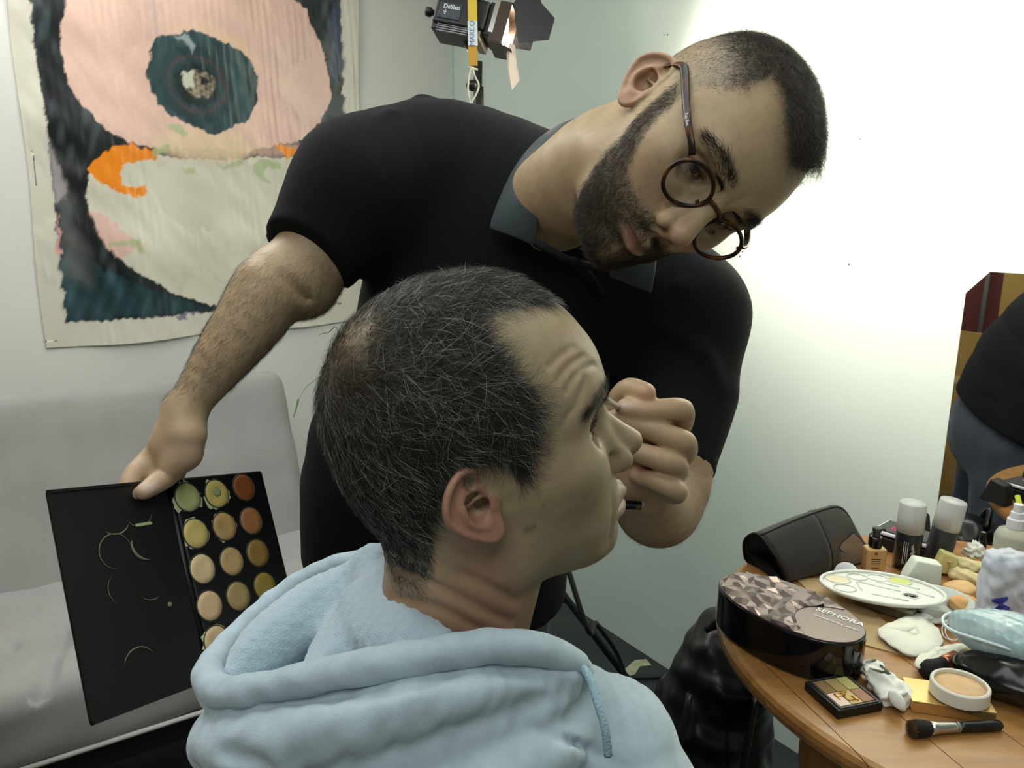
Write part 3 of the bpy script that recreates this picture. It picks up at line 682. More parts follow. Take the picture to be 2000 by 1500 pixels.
SEATED['neck'] = [V(0, -.025, .0), w2h(SEATED, unproj(905, 1085, .59)), w2h(SEATED, unproj(882, 1225, .60)), w2h(SEATED, unproj(850, 1380, .615))]
SEATED['neck_r'] = [.052, .058, .058, .066]
ARTIST['neck'] = [V(0, -.025, -.01), w2h(ARTIST, unproj(1190, 320, .79)), w2h(ARTIST, unproj(1128, 365, .825)), w2h(ARTIST, unproj(1075, 400, .90))]
ARTIST['neck_r'] = [.052, .055, .056, .056]

# ------------------------------------------------------------------ people: shared
def azel(v):
    p = v - V(0, 0, .03)
    return np.stack([np.degrees(np.arctan2(np.abs(p[:, 0]), p[:, 1])), np.degrees(np.arcsin(np.clip(p[:, 2] / (np.linalg.norm(p, axis=1) + 1e-9), -1, 1)))], 1)
def hairdo(root, nor, flow, length, lift, curl, m, rg, wob=.25):
    """polylines: lift off along the normal, then lie along the flow"""
    n = len(root)
    t = flow - nor * (flow * nor).sum(1)[:, None]
    t += rg.normal(size=(n, 3)) * wob; t -= nor * (t * nor).sum(1)[:, None]; t /= np.linalg.norm(t, axis=1)[:, None] + 1e-9
    s = np.cross(nor, t); L = length[:, None]
    out = np.zeros((n, m, 3)); c = (rg.random(n) - .5)[:, None] * curl
    for i in range(m):
        q = i / (m - 1)
        out[:, i] = root + L * (nor * lift[:, None] * (q - .55 * q * q) * 1.2 + t * (q * .35 + .65 * q * q) + s * c * q * q) - nor * .0006
    return out
def skin_mat(name):
    m = mat(name, (.5, .36, .26), .46, attr=True, sss=.12, bump=.10, bscale=900, spec=.42)
    return m
def hair_mat(name): return mat(name, (.03, .025, .02), .38, attr=True, spec=.45)

class Body:
    """gathers blocks of one person's skin into one mesh"""
    def __init__(s): s.v = []; s.f = []; s.c = []; s.n = 0
    def add(s, v, f, c): s.v.append(v); s.f.append(f + s.n); s.c.append(c); s.n += len(v)
    def build(s, parent, m): return wmesh('body', np.concatenate(s.v), np.concatenate(s.f), m, parent, col=np.clip(np.concatenate(s.c), 0, 1))

def arm_hair(name, v, F, w, n, rg, parent, axis, L=(.006, .014), col=(.045, .032, .02), r=.00008):
    P, N = sample(v, F, w, n, rg)
    fl = np.tile(nrm(axis), (n, 1)) + N * .1
    pl = hairdo(P, N, fl, rg.uniform(*L, n), rg.uniform(.15, .5, n), .8, 4, rg, .35)
    a, b, c = strands(pl, np.full(n, r), np.tile(np.array(col), (n, 1)) * rg.uniform(.7, 1.6, (n, 1)))
    return wmesh(name, a, b, hair_mat('body_hair'), parent, col=c, kind='stuff')

def ear_mask(fd, v):
    i = np.clip(np.round((v - fd.lo) / fd.h).astype(int), 0, np.array(fd.D.shape) - 1); return (fd.pre[i[:, 0], i[:, 1], i[:, 2]] > .0022) & (np.abs(v[:, 0]) > .06)
# ------------------------------------------------------------------ seated man: head
rgs = np.random.default_rng(5)
seated = empty('person', (-.02, .60, 0), 'seated man in a light blue hooded sweatshirt seen in profile, looking up', 'person')
P = SEATED
fd = head_field(P, (-.115, -.165, -.215), (.115, .135, .145), .0014)
hv, hF = fd.mesh(1); hN = vnormals(hv, hF)
ae = azel(hv)
HAIR_S = [(0,44),(24,46),(38,52),(54,56),(69,57),(73,53),(72,48),(72,43),(70,37),(66,29),(61,23),(60,14),(65,2),(69,-10),(73,-20),(78,-18),(82,-8),(96,-3),(107,-6),(118,-21),(124,-32),(129,-42),(133,-49),(139,-51),(153,-49),(167,-46),(180,-46),(180,90.5),(0,90.5)]
hs = poly_sd(ae, HAIR_S); earm = ear_mask(fd, hv)
hs = np.where(earm, -20, hs)
col = np.tile(np.array([.335, .255, .160]), (len(hv), 1))
nz_ = vnoise(hv, 70, 1) * .5 + vnoise(hv, 200, 2) * .5
col *= (1 + .09 * nz_)[:, None]; col = mixc(col, (.27, .235, .13), .35 * np.clip(vnoise(hv, 40, 7), 0, 1)); col = mixc(col, (.30, .18, .12), .30 * np.clip(vnoise(hv, 48, 8), 0, 1))
col = mixc(col, (.36, .165, .12), np.where(earm, .8, 0) * 1.0)
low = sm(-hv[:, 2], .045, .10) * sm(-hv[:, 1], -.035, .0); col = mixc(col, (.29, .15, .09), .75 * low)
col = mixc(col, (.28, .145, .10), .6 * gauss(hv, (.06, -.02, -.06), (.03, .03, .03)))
col = mixc(col, (.29, .165, .12), .45 * gauss(hv, (0, .116, -.022), (.02, .02, .014)))
stub = sm(-hv[:, 2], .03, .055) * sm(hv[:, 1], .0, .03) * sm(-hv[:, 2], .13, .09)
col = mixc(col, (.19, .155, .10), .35 * stub * (1 + .3 * nz_))
lip = gauss(hv, (0, P['mouth'][0], P['mouth'][1] - .0005), (.021, .014, .0085)); col = mixc(col, (.29, .13, .105), np.clip(lip * 1.4 - .25, 0, .85))
for c_, r_ in (((.0655, .018, -.034), .0035), ((.066, .022, -.033), .0018), ((.068, .03, -.018), .0012), ((.056, .06, -.022), .0014)):
    col = mixc(col, (.12, .085, .055), .75 * gauss(hv, c_, (.01, r_, r_)))
scal = sm(hs, -2.5, 4); bald = gauss(hv, (.02, -.066, .112), (.04, .022, .026))
col = mixc(col, (.085, .065, .045), scal * (1 - .75 * bald) * (1 - .7 * sm(-hv[:, 2], .05, .075)))
body = Body(); body.add(h2w(P, hv), hF, col)
skin_s = skin_mat('skin_seated')
# hair: flows from the crown whorl
wt = sm(hs, -1.5, 5) * (1 - .72 * bald) 
nh = 52000
R_, N_ = sample(hv, hF, wt, nh, rgs)
fl = R_ - V(.012, -.072, .105); fl += np.array([0, .35, 0]) * sm(R_[:, 2], .05, .1)[:, None] * .12
fl /= np.linalg.norm(fl, axis=1)[:, None]
side = sm(-R_[:, 2], -.09, -.03); fl = fl * 1.0 + np.array([0, .25, -.55]) * side[:, None]
ln = (.013 * sm(R_[:, 2], -.07, .03) + .0045) * (1 - .35 * sm(R_[:, 1], .03, .06)); ln *= rgs.uniform(.65, 1.25, nh); ln *= 1 - .45 * gauss(R_, (.02, -.066, .112), (.04, .025, .03))
lf = .22 + .30 * rgs.random(nh); lf = np.where(R_[:, 2] < .02, lf * .8, lf)
clump = np.stack([vnoise(R_, 130, 90), vnoise(R_, 130, 91), vnoise(R_, 130, 92)], 1)
fl = fl + clump * .38
pl = hairdo(R_, N_, fl, ln, lf, 1.8, 5, rgs, .42)
gray = rgs.random(nh) < .15
hc = np.where(gray[:, None], np.array([.40, .41, .38]), np.array([.020, .019, .015])) * rgs.uniform(.6, 1.5, (nh, 1))
brown = gauss(R_, (.02, -.075, .10), (.05, .03, .04)); hc = hc * (1 - .6 * brown[:, None]) + np.array([.085, .06, .035]) * .6 * brown[:, None]
a, b, c = strands(h2w(P, pl.reshape(-1, 3)).reshape(pl.shape), rgs.uniform(.00009, .00017, nh), hc)
wmesh('hair', a, b, hair_mat('hair_seated'), seated, col=c, kind='stuff', label='short dark hair flecked with grey, thinning at the crown')
# eyebrows and lashes
def brows(P, parent, n, L, colr, rg, thick=.0048, dens=1.):
    bz = P['brow']; path = spline([(.0105, bz[0] + .004, bz[1] - .005), (.022, bz[0] + .0035, bz[1] + .001), (.036, bz[0] - .004, bz[1] + .004), (.050, bz[0] - .021, bz[1] - .002)], 60)
    P0, N0 = hv, hN; pts = []; nn = []; fl = []
    for sg in (1, -1):
        u = rg.random(n); i = np.minimum((u * 58).astype(int), 57)
        base = path[i] * np.array([sg, 1, 1]); base[:, 2] += rg.normal(size=n) * thick * (1.1 - .6 * u) * .6
        for q in range(0, n, 400):
            bq = base[q:q + 400]; cand = np.where((np.abs(hv - bq.mean(0)) < .05).all(1))[0]
            k = cand[np.argmin(((hv[cand][None] - bq[:, None]) ** 2).sum(2), 1)]
            pts.append(hv[k] + rg.normal(size=(len(k), 3)) * .0006); nn.append(hN[k])
        t = np.gradient(path, axis=0)[i] * np.array([sg, 1, 1]); t /= np.linalg.norm(t, axis=1)[:, None]
        fl.append(t + np.array([0, 0, .55]) * (1 - u)[:, None])
    pts = np.concatenate(pts); nn = np.concatenate(nn); fl = np.concatenate(fl); m = len(pts)
    pl = hairdo(pts, nn, fl, rg.uniform(*L, m), rg.uniform(.2, .5, m), .4, 4, rg, .2)
    a, b, c = strands(h2w(P, pl.reshape(-1, 3)).reshape(pl.shape), np.full(m, .00012), np.tile(np.array(colr), (m, 1)) * rg.uniform(.6, 1.4, (m, 1)))
    return wmesh('eyebrows', a, b, hair_mat('brow_hair'), parent, col=c, kind='stuff')
def lashes(P, parent, rg, n=70):
    ez = P['eye']; out = []; dz = P.get('lid_dz', 0)
    for sg in (1, -1):
        for up in (1, -1):
            k = n if up > 0 else n // 2
            u = rg.uniform(-1, 1, k); x = ez[0] + u * .0115; y = ez[1] + np.sqrt(np.maximum(.0136 ** 2 - (u * .0115) ** 2, 1e-6)) ; z = ez[2] + dz + up * P.get('open', .0042) * (1 - u * u) * .95
            p0 = np.stack([sg * x, y, z], 1); d = np.stack([sg * u * .6, np.ones(k), np.full(k, up * .25)], 1); L = .0075 if up > 0 else .0045
            cu = np.array([0, 0, up * .55])
            out.append(np.stack([p0 + L * (q * d * .8 + cu * q * q) for q in (0, .35, .7, 1)], 1))
    pl = np.concatenate(out); m = len(pl); pl += rg.normal(size=(m, 1, 3)) * .0003
    a, b, c = strands(h2w(P, pl.reshape(-1, 3)).reshape(pl.shape), np.full(m, .00013), np.full((m, 3), .008))
    return wmesh('eyelashes', a, b, hair_mat('brow_hair'), parent, col=c, kind='stuff')
brows(P, seated, 800, (.006, .012), (.012, .011, .009), rgs, thick=.0055)
lashes(P, seated, rgs)
for sg in (1, -1):
    c_ = h2w(P, V(sg * P['eye'][0], P['eye'][1], P['eye'][2])); sphere_eye(c_, P['W'] @ V(0, 1, .22), .0121, 'eye', seated, (.07, .05, .03))

# ------------------------------------------------------------------ make-up artist: head
rga = np.random.default_rng(9)
artist = empty('person', (-.10, 1.10, 0), 'bearded man in glasses and a black polo shirt bending over, holding brush and palette', 'person')
P = ARTIST
fd = head_field(P, (-.115, -.15, -.20), (.115, .135, .135), .0014)
hv, hF = fd.mesh(1); hN = vnormals(hv, hF); ae = azel(hv)
HAIR_A = [(0,35),(8,37),(14,39.5),(26,43),(38,47),(49,49),(60,47),(57,38),(54,31),(56,22),(62,12),(66,2),(70,-6),(80,-10),(98,0),(110,-5),(120,-20),(130,-38),(180,-42),(180,90.5),(0,90.5)]
BEARD_A = [(82,-4),(70,-4),(64,-8),(59,-16),(53,-24),(46,-31),(39,-36.5),(31,-38),(22,-36.5),(12,-34.2),(5,-33.6),(0,-33.6),(0,-70),(32,-66),(50,-58),(60,-50),(68,-38),(74,-25),(80,-14)]
hs = poly_sd(ae, HAIR_A); bs = poly_sd(ae, BEARD_A)
earm = ear_mask(fd, hv)
hs = np.where(earm, -20, hs); bs = np.where(earm, -20, bs)
my, mz = P['mouth']
lip = gauss(hv, (0, my, mz - .0008), (.0205, .016, .0085)); under = gauss(hv, (.013, my - .004, mz - .018), (.008, .02, .006)) + gauss(hv, (-.013, my - .004, mz - .018), (.008, .02, .006))
nzA = vnoise(hv, 70, 3) * .5 + vnoise(hv, 220, 4) * .5
col = np.tile(np.array([.42, .305, .182]), (len(hv), 1)) * (1 + .05 * nzA)[:, None]
col = mixc(col, (.50, .24, .18), np.where(earm, .5, 0.)); col = mixc(col, (.55, .17, .12), np.where(earm, 1, 0) * gauss(hv, (np.where(hv[:, 0] > 0, .09, -.09)[0], -.02, .018), (.02, .02, .010)) * .7)
col = mixc(col, (.44, .25, .185), .5 * gauss(hv, (0, .116, -.02), (.022, .02, .016)))
for sg in (1, -1): col = mixc(col, (.44, .26, .19), .35 * gauss(hv, (sg * .04, .07, -.025), (.022, .03, .018)))
for sg in (1, -1): col = mixc(col, (.30, .20, .14), .4 * gauss(hv, (sg * .030, .08, .006), (.02, .03, .010)))
bm = sm(bs, -2, 5) * (1 - np.clip(lip * 1.5, 0, 1)); col = mixc(col, (.12, .095, .065), .62 * bm)
col = mixc(col, (.26, .115, .095), np.clip(lip * 1.6 - .3, 0, .9))
fade = sm(hv[:, 2], .03, .085)
col = mixc(col, (.17, .135, .10), sm(hs, -3, 4) * (.38 + .45 * fade))
for c_, r_ in (((.062, .045, .052), .0013), ((.047, .078, -.010), .0012), ((.052, .058, -.02), .0008)):
    col = mixc(col, (.16, .08, .06), .8 * gauss(hv, c_, (.008, r_, r_)))
bodyA = Body(); bodyA.add(h2w(P, hv), hF, col)
skin_a = skin_mat('skin_artist')
# scalp hair: clipped sides, curly top
nh = 26000; wt = sm(hs, -3, 5) * (.35 + .65 * fade)
R_, N_ = sample(hv, hF, wt, nh, rga)
top = sm(R_[:, 2], .055, .10); fl = R_ - V(0, -.07, .09); fl /= np.linalg.norm(fl, axis=1)[:, None]; fl += np.array([0, .2, -.5]) * (1 - top)[:, None]
ln = (.0028 + .0075 * top + .012 * top * sm(R_[:, 1], .015, .06)) * rga.uniform(.6, 1.3, nh) * np.where(rga.random(nh) < .12, 1.7, 1.)
pl = hairdo(R_, N_, fl, ln, .45 + .45 * top, 2.2, 6, rga, .55)
ph = rga.random(nh) * 6.28; S_ = np.cross(N_, fl); S_ /= np.linalg.norm(S_, axis=1)[:, None] + 1e-9
for i in range(1, 6):
    pl[:, i] += (S_ * np.sin(ph + i * 1.9)[:, None] + N_ * np.cos(ph + i * 1.9)[:, None] * .6) * ((.0026 + .002 * sm(R_[:, 1], .015, .06)) * top)[:, None]
hc = np.array([.045, .034, .025]) * rga.uniform(.6, 1.7, (nh, 1))
a, b, c = strands(h2w(P, pl.reshape(-1, 3)).reshape(pl.shape), rga.uniform(.00008, .00013, nh), hc)
wmesh('hair', a, b, hair_mat('hair_artist'), artist, col=c, kind='stuff', label='short dark curly hair clipped close at the sides')
# beard
nh = 15000; wt = sm(bs, -2, 5) * (1 - np.clip(lip * 1.7, 0, 1)) * (1 - .6 * np.clip(under, 0, 1)) * (.55 + .45 * sm(bs, 0, 9) + 1.2 * gauss(hv, (0, .1, -.044), (.024, .03, .006)))
R_, N_ = sample(hv, hF, wt, nh, rga)
fl = np.tile(V(0, .15, -1.), (nh, 1)); fl[:, 0] += np.sign(R_[:, 0]) * .55 * gauss(R_, (0, .1, -.045), (.03, .03, .012))
fl[:, 1] += .35 * sm(-R_[:, 2], .03, .08)
chn = sm(-R_[:, 2], .045, .09)
pl = hairdo(R_, N_, fl, (.0065 + .0045 * chn) * rga.uniform(.55, 1.35, nh), .35 + .3 * rga.random(nh), 1.2, 4, rga, .45)
hc = np.where((rga.random(nh) < .12)[:, None], np.array([.12, .075, .04]), np.array([.028, .021, .015])) * rga.uniform(.6, 1.6, (nh, 1))
a, b, c = strands(h2w(P, pl.reshape(-1, 3)).reshape(pl.shape), rga.uniform(.00009, .00015, nh), hc)
wmesh('beard', a, b, hair_mat('beard_artist'), artist, col=c, kind='stuff', label='trimmed dark beard and moustache')
brows(P, artist, 1000, (.006, .012), (.012, .010, .008), rga, thick=.0056)
lashes(P, artist, rga)
for sg in (1, -1):
    c_ = h2w(P, V(sg * P['eye'][0], P['eye'][1], P['eye'][2])); sphere_eye(c_, P['W'] @ V(.0, 1, -.30), .0121, 'eye', artist, (.05, .03, .018))

# ------------------------------------------------------------------ make-up artist: arms, hands
U = unproj
def slab(fd, h, n, R, k=.004):
    """cuts away what lies beyond the plane through h with normal n, within R of h"""
    h = np.asarray(h); n = nrm(n)
    def fn(X, Y, Z):
        x, y, z = X - h[0], Y - h[1], Z - h[2]
        return np.maximum(-(x * n[0] + y * n[1] + z * n[2]), np.sqrt(x * x + y * y + z * z) - R)
    fd.op(fn, h - R, h + R, k, sub=True)
# plane of the open concealer palette: top-left, top-hinge, bottom-left corners
PA, PB, PC = U(90, 958, .745), U(326, 936, .865), U(178, 1418, 0.7058)
PU = nrm(PB - PA); PW = PC - PA; PW = nrm(PW - PU * (PW @ PU)); PN = np.cross(PU, PW)
if PN @ (CAM - PA) < 0: PN = -PN
def pal(px, py, off): return on_plane(px, py, PN, PA @ PN) + off * PN

RSH, RHEM, REL, RWR = U(705, 375, .94), U(601, 503, .915), U(585, 545, .925), U(360, 803, .868)
fa = Field(np.minimum(U(240, 400, .80), U(240, 1060, .80)) - .05, U(720, 300, 1.0) + V(.06, .06, .06), .0022)
fa.chain([RSH, U(640, 455, .93), REL], [.055, .049, .044], .01)
fa.chain([REL, U(535, 560, .905), U(492, 622, .893), U(440, 692, .882), U(395, 755, .874), RWR], [.044, .0425, .0385, .032, .0245, .0205], .018, n=14)
# palm and back of the hand, thumb in front of the palette, fingers behind it
fa.chain([RWR, U(350, 838, .866), U(338, 872, .866)], [.0205, .0235, .0245], .012)
fa.chain([RWR, U(366, 850, .858), U(362, 888, .858)], [.017, .0205, .0165], .012)
fa.chain([U(362, 885, .858), U(338, 908, .853), pal(316, 933, .011), pal(292, 950, .0108), pal(270, 965, .0092)], [.0165, .0145, .0122, .0112, .0090], .008, n=12)
fa.chain([U(338, 860, .868), U(306, 888, .872), pal(272, 925, -.012), pal(262, 985, -.0125), pal(268, 1030, -.011)], [.020, .0140, .0105, .0095, .0080], .010, n=12)
for i, (x0, y0, ln) in enumerate(((300, 930, 95), (325, 940, 100), (348, 945, 80))):
    fa.chain([U(342 + 6 * i, 872, .874 + .004 * i), pal(x0, y0, -.016), pal(x0 - 6, y0 + ln * .55, -.0135), pal(x0, y0 + ln, -.011)], [.018, .0112, .0098, .0082], .008, n=12)
fa.chain([U(540, 520, .862), U(560, 545, .866), U(580, 566, .876), U(602, 584, .895)], [.001, .0035, .0035, .001], .012, n=8, sub=True)
av, aF = fa.mesh(2)
cA = np.tile(np.array([.41, .295, .178]), (len(av), 1)) * (1 + .05 * vnoise(av, 60, 5))[:, None]
hand_w = sm(-(av @ CU), -(RWR @ CU) - .02, -(RWR @ CU) + .05); cA = mixc(cA, (.44, .30, .195), hand_w * .7)
nail = pal(272, 962, .019); cA = mixc(cA, (.60, .45, .38), .9 * gauss(av, nail, (.008, .008, .0055)))
bodyA.add(av, aF, cA)
hw = (1 - sm(-(av @ CU), -(RWR @ CU) - .035, -(RWR @ CU) + .0)) * sm(-(av @ CU), -(RHEM @ CU) - .01, -(RHEM @ CU) + .03)
rgh = np.random.default_rng(3)
arm_hair('arm_hair', av, aF, hw, 9000, rgh, artist, RWR - REL)

LSH, LEL, LWR = U(1330, 620, .97), U(1285, 985, .875), U(1262, 942, .765)
fh = Field(np.minimum(U(1150, 700, .68), U(1150, 1100, .95)) - .03, np.maximum(U(1420, 700, .98), U(1400, 640, .95)) + .04, .0017)
fh.chain([U(1318, 860, .905), U(1308, 940, .890), LEL], [.048, .046, .043], .012)
fh.chain([LEL, U(1275, 985, .835), LWR], [.043, .040, .030], .02)
fh.chain([LWR, U(1255, 905, .748), U(1262, 868, .742)], [.030, .030, .027], .014)
fh.ell(U(1225, 915, .738), (.026, .020, .032), .016)
def finger(pts, r, k=.004): fh.chain([U(*p) for p in pts], r, k, n=14)
finger([(1270, 858, .750), (1322, 838, .738), (1334, 806, .716), (1318, 799, .706), (1262, 802, .702), (1222, 795, .704)], [.0135, .0115, .0108, .0104, .0096, .0083])
finger([(1270, 878, .750), (1330, 888, .738), (1338, 868, .712), (1322, 858, .703), (1262, 836, .704), (1200, 818, .712)], [.0135, .0115, .0112, .0108, .0100, .0085])
finger([(1262, 905, .748), (1315, 925, .735), (1322, 912, .708), (1306, 903, .698), (1258, 887, .700), (1222, 876, .706)], [.0130, .0110, .0106, .0104, .0095, .0080])
finger([(1252, 930, .746), (1310, 962, .735), (1322, 960, .708), (1308, 952, .700), (1275, 938, .703), (1248, 930, .712)], [.0120, .0102, .0100, .0096, .0088, .0076])
finger([(1222, 900, .745), (1198, 838, .742), (1205, 790, .732), (1228, 762, .718), (1260, 768, .704)], [.0180, .0135, .0112, .0112, .0098])
lv, lF = fh.mesh(2)
cL = np.tile(np.array([.41, .29, .178]), (len(lv), 1)) * (1 + .05 * vnoise(lv, 60, 6))[:, None]
cL = mixc(cL, (.55, .27, .17), .7 * gauss(lv, U(1262, 772, .696), (.012, .012, .009))); cL = mixc(cL, (.60, .45, .38), .85 * gauss(lv, U(1220, 792, .695), (.008, .006, .005)))
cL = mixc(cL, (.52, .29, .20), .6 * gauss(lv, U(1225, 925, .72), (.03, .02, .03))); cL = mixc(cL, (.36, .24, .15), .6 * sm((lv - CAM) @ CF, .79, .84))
bodyA.add(lv, lF, cL)
arm_hair('arm_hair', lv, lF, sm((lv - CAM) @ CF, .80, .85), 2600, rgh, artist, LWR - LEL, L=(.006, .013))
bodyA.build(artist, skin_a)

# ------------------------------------------------------------------ make-up artist: clothes
black = mat('black_jersey', hexc(15, 17, 20), .88, bump=.15, bscale=900, noise=.2, nscale=8, spec=.25)
fs = Field(V(-.42, .70, .66), V(.42, 1.62, 1.56), .0046)
fs.chain([RSH, U(860, 352, .985), U(1020, 430, 1.0), U(1200, 540, 1.0), LSH], [.082, .098, .110, .102, .076], .03, n=16)
LAT = nrm(LSH - RSH); AX = nrm(U(1040, 480, 1.0) - U(850, 1060, 1.1)); AX = nrm(AX - LAT * (AX @ LAT)); DEP = np.cross(LAT, AX)
RT = np.stack([LAT, AX, DEP], 1)
fs.ell(U(1010, 600, 1.03), (.200, .19, .125), .05, R=RT)
fs.chain([U(990, 640, 1.06), U(915, 780, 1.12), U(855, 950, 1.26), U(848, 1130, 1.35)], [.17, .19, .215, .225], .05, n=8, flat=(DEP, .72))
fs.ell(U(900, 800, 1.0), (.13, .13, .08), .06, R=RT)
fs.chain([RSH, U(650, 440, .928), RHEM + .05 * nrm(REL - RSH)], [.080, .066, .054], .03)
fs.chain([LSH, U(1335, 760, .935), U(1305, 890, .905), U(1298, 960, .895)], [.078, .064, .055, .054], .03)
slab(fs, RHEM, REL - RSH + V(0, -.05, 0), .10); slab(fs, U(1300, 922, .902), U(1295, 960, .885) - U(1310, 860, .915), .09)
slab(fs, U(848, 1105, 1.34), U(835, 1130, 1.36) - U(900, 800, 1.16), .45)
# folds
for pts, r in (([(765, 222, .90), (700, 300, .88), (690, 380, .87)], .006), ([(1330, 560, .895), (1400, 640, .915), (1420, 720, .915)], .007), ([(1290, 640, .90), (1370, 690, .885), (1400, 760, .885)], .006), ([(655, 560, .95), (700, 500, .93), (760, 430, .90)], .010)):
    fs.chain([U(*p) for p in pts], [r * .4, r, r * .4], .016, n=8)
fs.chain([U(640, 600, 1.0), U(690, 545, .945), U(720, 500, .925)], [.004, .010, .004], .014, n=8, sub=True)
fs.ell(U(826, 196, .965), (.012, .012, .008), .014)
# hollow out the neck opening
fs.chain([U(1190, 320, .79), U(1090, 385, .84)], [.060, .064], .006, sub=True)
sv, sF = fs.mesh(2)
sv = sv + vnormals(sv, sF) * (.0010 * vnoise(sv, 12, 8))[:, None]
shirt = wmesh('polo_shirt', sv, sF, black, artist, label='black short sleeved polo shirt')
satin = mat('satin_collar', hexc(46, 58, 61), .42, sheen=.1, spec=.4, bump=.08, bscale=300)
def leaf(outer, inner, n=18, m=7, bulge=.006, name='collar'):
    A = spline([U(*p) for p in outer], n); B = spline([U(*p) for p in inner], n); G = []
    for j in range(m):
        t = j / (m - 1); row = A * (1 - t) + B * t; row = row - CF * (bulge * math.sin(t * math.pi)); G.append(row)
    return MB().grid(np.array(G)).build(name, satin, shirt, smooth=True, solid=.0028, subd=1)
leaf([(1172, 224, .93), (1107, 237, .925), (1050, 272, .90), (1009, 320, .882), (982, 370, .872), (962, 420, .866), (955, 447, .864)],
     [(1166, 238, .895), (1120, 254, .86), (1085, 285, .835), (1064, 330, .815), (1053, 390, .81), (1050, 440, .815), (1046, 482, .825)])
leaf([(1190, 540, .815), (1230, 556, .822), (1272, 573, .835)], [(1190, 495, .80), (1235, 495, .81), (1283, 503, .83)], bulge=.003)
MB().tube(spline([U(1046, 474, .822), U(1072, 488, .812), U(1110, 508, .81), U(1160, 522, .82)], 24), .0045, 8).build('collar_stand', black, shirt, smooth=True)
MB().tube(spline([U(1118, 508, .812), U(1150, 545, .86), U(1170, 580, .88)], 12), .009, 8, flat=.5).build('placket', black, shirt, smooth=True)
navy = mat('navy_trousers', hexc(60, 66, 84), .8, sheen=.1, bump=.2, bscale=700)
fp = Field(V(-.45, .85, .0), V(.35, 1.72, 1.02), .0065)
PV = U(848, 1165, 1.36); LX = nrm(V(LAT[0], LAT[1], 0))
fp.ell(PV, (.200, .150, .17), .05, R=np.stack([LX, V(-LX[1], LX[0], 0), V(0, 0, 1)], 1))
for sg in (-1, 1):
    hp = PV + LX * sg * .095 - V(0, 0, .05); kn = V(hp[0] + sg * .05 * LX[0], hp[1] + .02 + sg * .05 * LX[1], .47); an = V(kn[0] + sg * .02 * LX[0], kn[1] + .04, .09)
    fp.chain([hp, kn, an], [.098, .068, .055], .03)
pv, pF = fp.mesh(2); pv = pv + vnormals(pv, pF) * (.0022 * vnoise(pv, 22, 10))[:, None]
wmesh('trousers', pv, pF, navy, artist)
for sg in (-1, 1):
    hp = PV + LX * sg * .095; an = V(hp[0] + sg * .07 * LX[0], hp[1] + .06 + sg * .05 * LX[1], .045)
    fq = Field(an - .22, an + .22, .006); fq.D[:] = .06
    fq.chain([an + V(.02, .05, .01), an + V(-.01, -.06, 0), an + V(-.03, -.15, -.008)], [.045, .046, .036], .02)
    fq.op(lambda X, Y, Z: Z - .004 + 0 * X + 0 * Y, an - .2, V(an[0] + .2, an[1] + .2, .01), .002, sub=True)
    qv, qF = fq.mesh(1); wmesh('shoe', qv, qF, mat('black_shoe', (.012, .012, .013), .4), artist)

# ------------------------------------------------------------------ glasses (worn by the make-up artist)
P = ARTIST
gl = empty('eyeglasses', h2w(P, V(0, .1, .01)), 'tortoiseshell framed eyeglasses worn by the bearded man', 'glasses')
tort = mat('tortoiseshell', hexc(36, 20, 14), .34, noise=.6, nscale=75, col2=hexc(150, 84, 22), spec=.35, nlo=.5, nhi=.75)
def H(x, y, z): return h2w(P, V(x, y, z))
def lens_curve(sg, n=48, s=1.0):
    a = np.arange(n) * 2 * np.pi / n; x = .0235 * np.cos(a) * s; z = np.where(np.sin(a) > 0, .0185 * np.sin(a), .0215 * np.sin(a)) * s
    x = x * (1 + .06 * np.sin(a)); wrap = .12 * np.abs(x + .0235) ** 1.0 * .35
    return np.stack([sg * (.0345 + x), .0985 - wrap - .10 * z * -1 + 0 * x, .006 + z], 1)
glass = bpy.data.materials.new('lens_glass'); glass.use_nodes = True; nt = glass.node_tree; nt.nodes.remove(nt.nodes['Principled BSDF'])
tr_ = nt.nodes.new('ShaderNodeBsdfTransparent'); tr_.inputs[0].default_value = (.96, .96, .95, 1); gs_ = nt.nodes.new('ShaderNodeBsdfGlossy'); gs_.inputs['Roughness'].default_value = .02
mx_ = nt.nodes.new('ShaderNodeMixShader'); fr_ = nt.nodes.new('ShaderNodeFresnel'); fr_.inputs[0].default_value = 1.35
nt.links.new(fr_.outputs[0], mx_.inputs[0]); nt.links.new(tr_.outputs[0], mx_.inputs[1]); nt.links.new(gs_.outputs[0], mx_.inputs[2]); nt.links.new(mx_.outputs[0], nt.nodes['Material Output'].inputs[0])
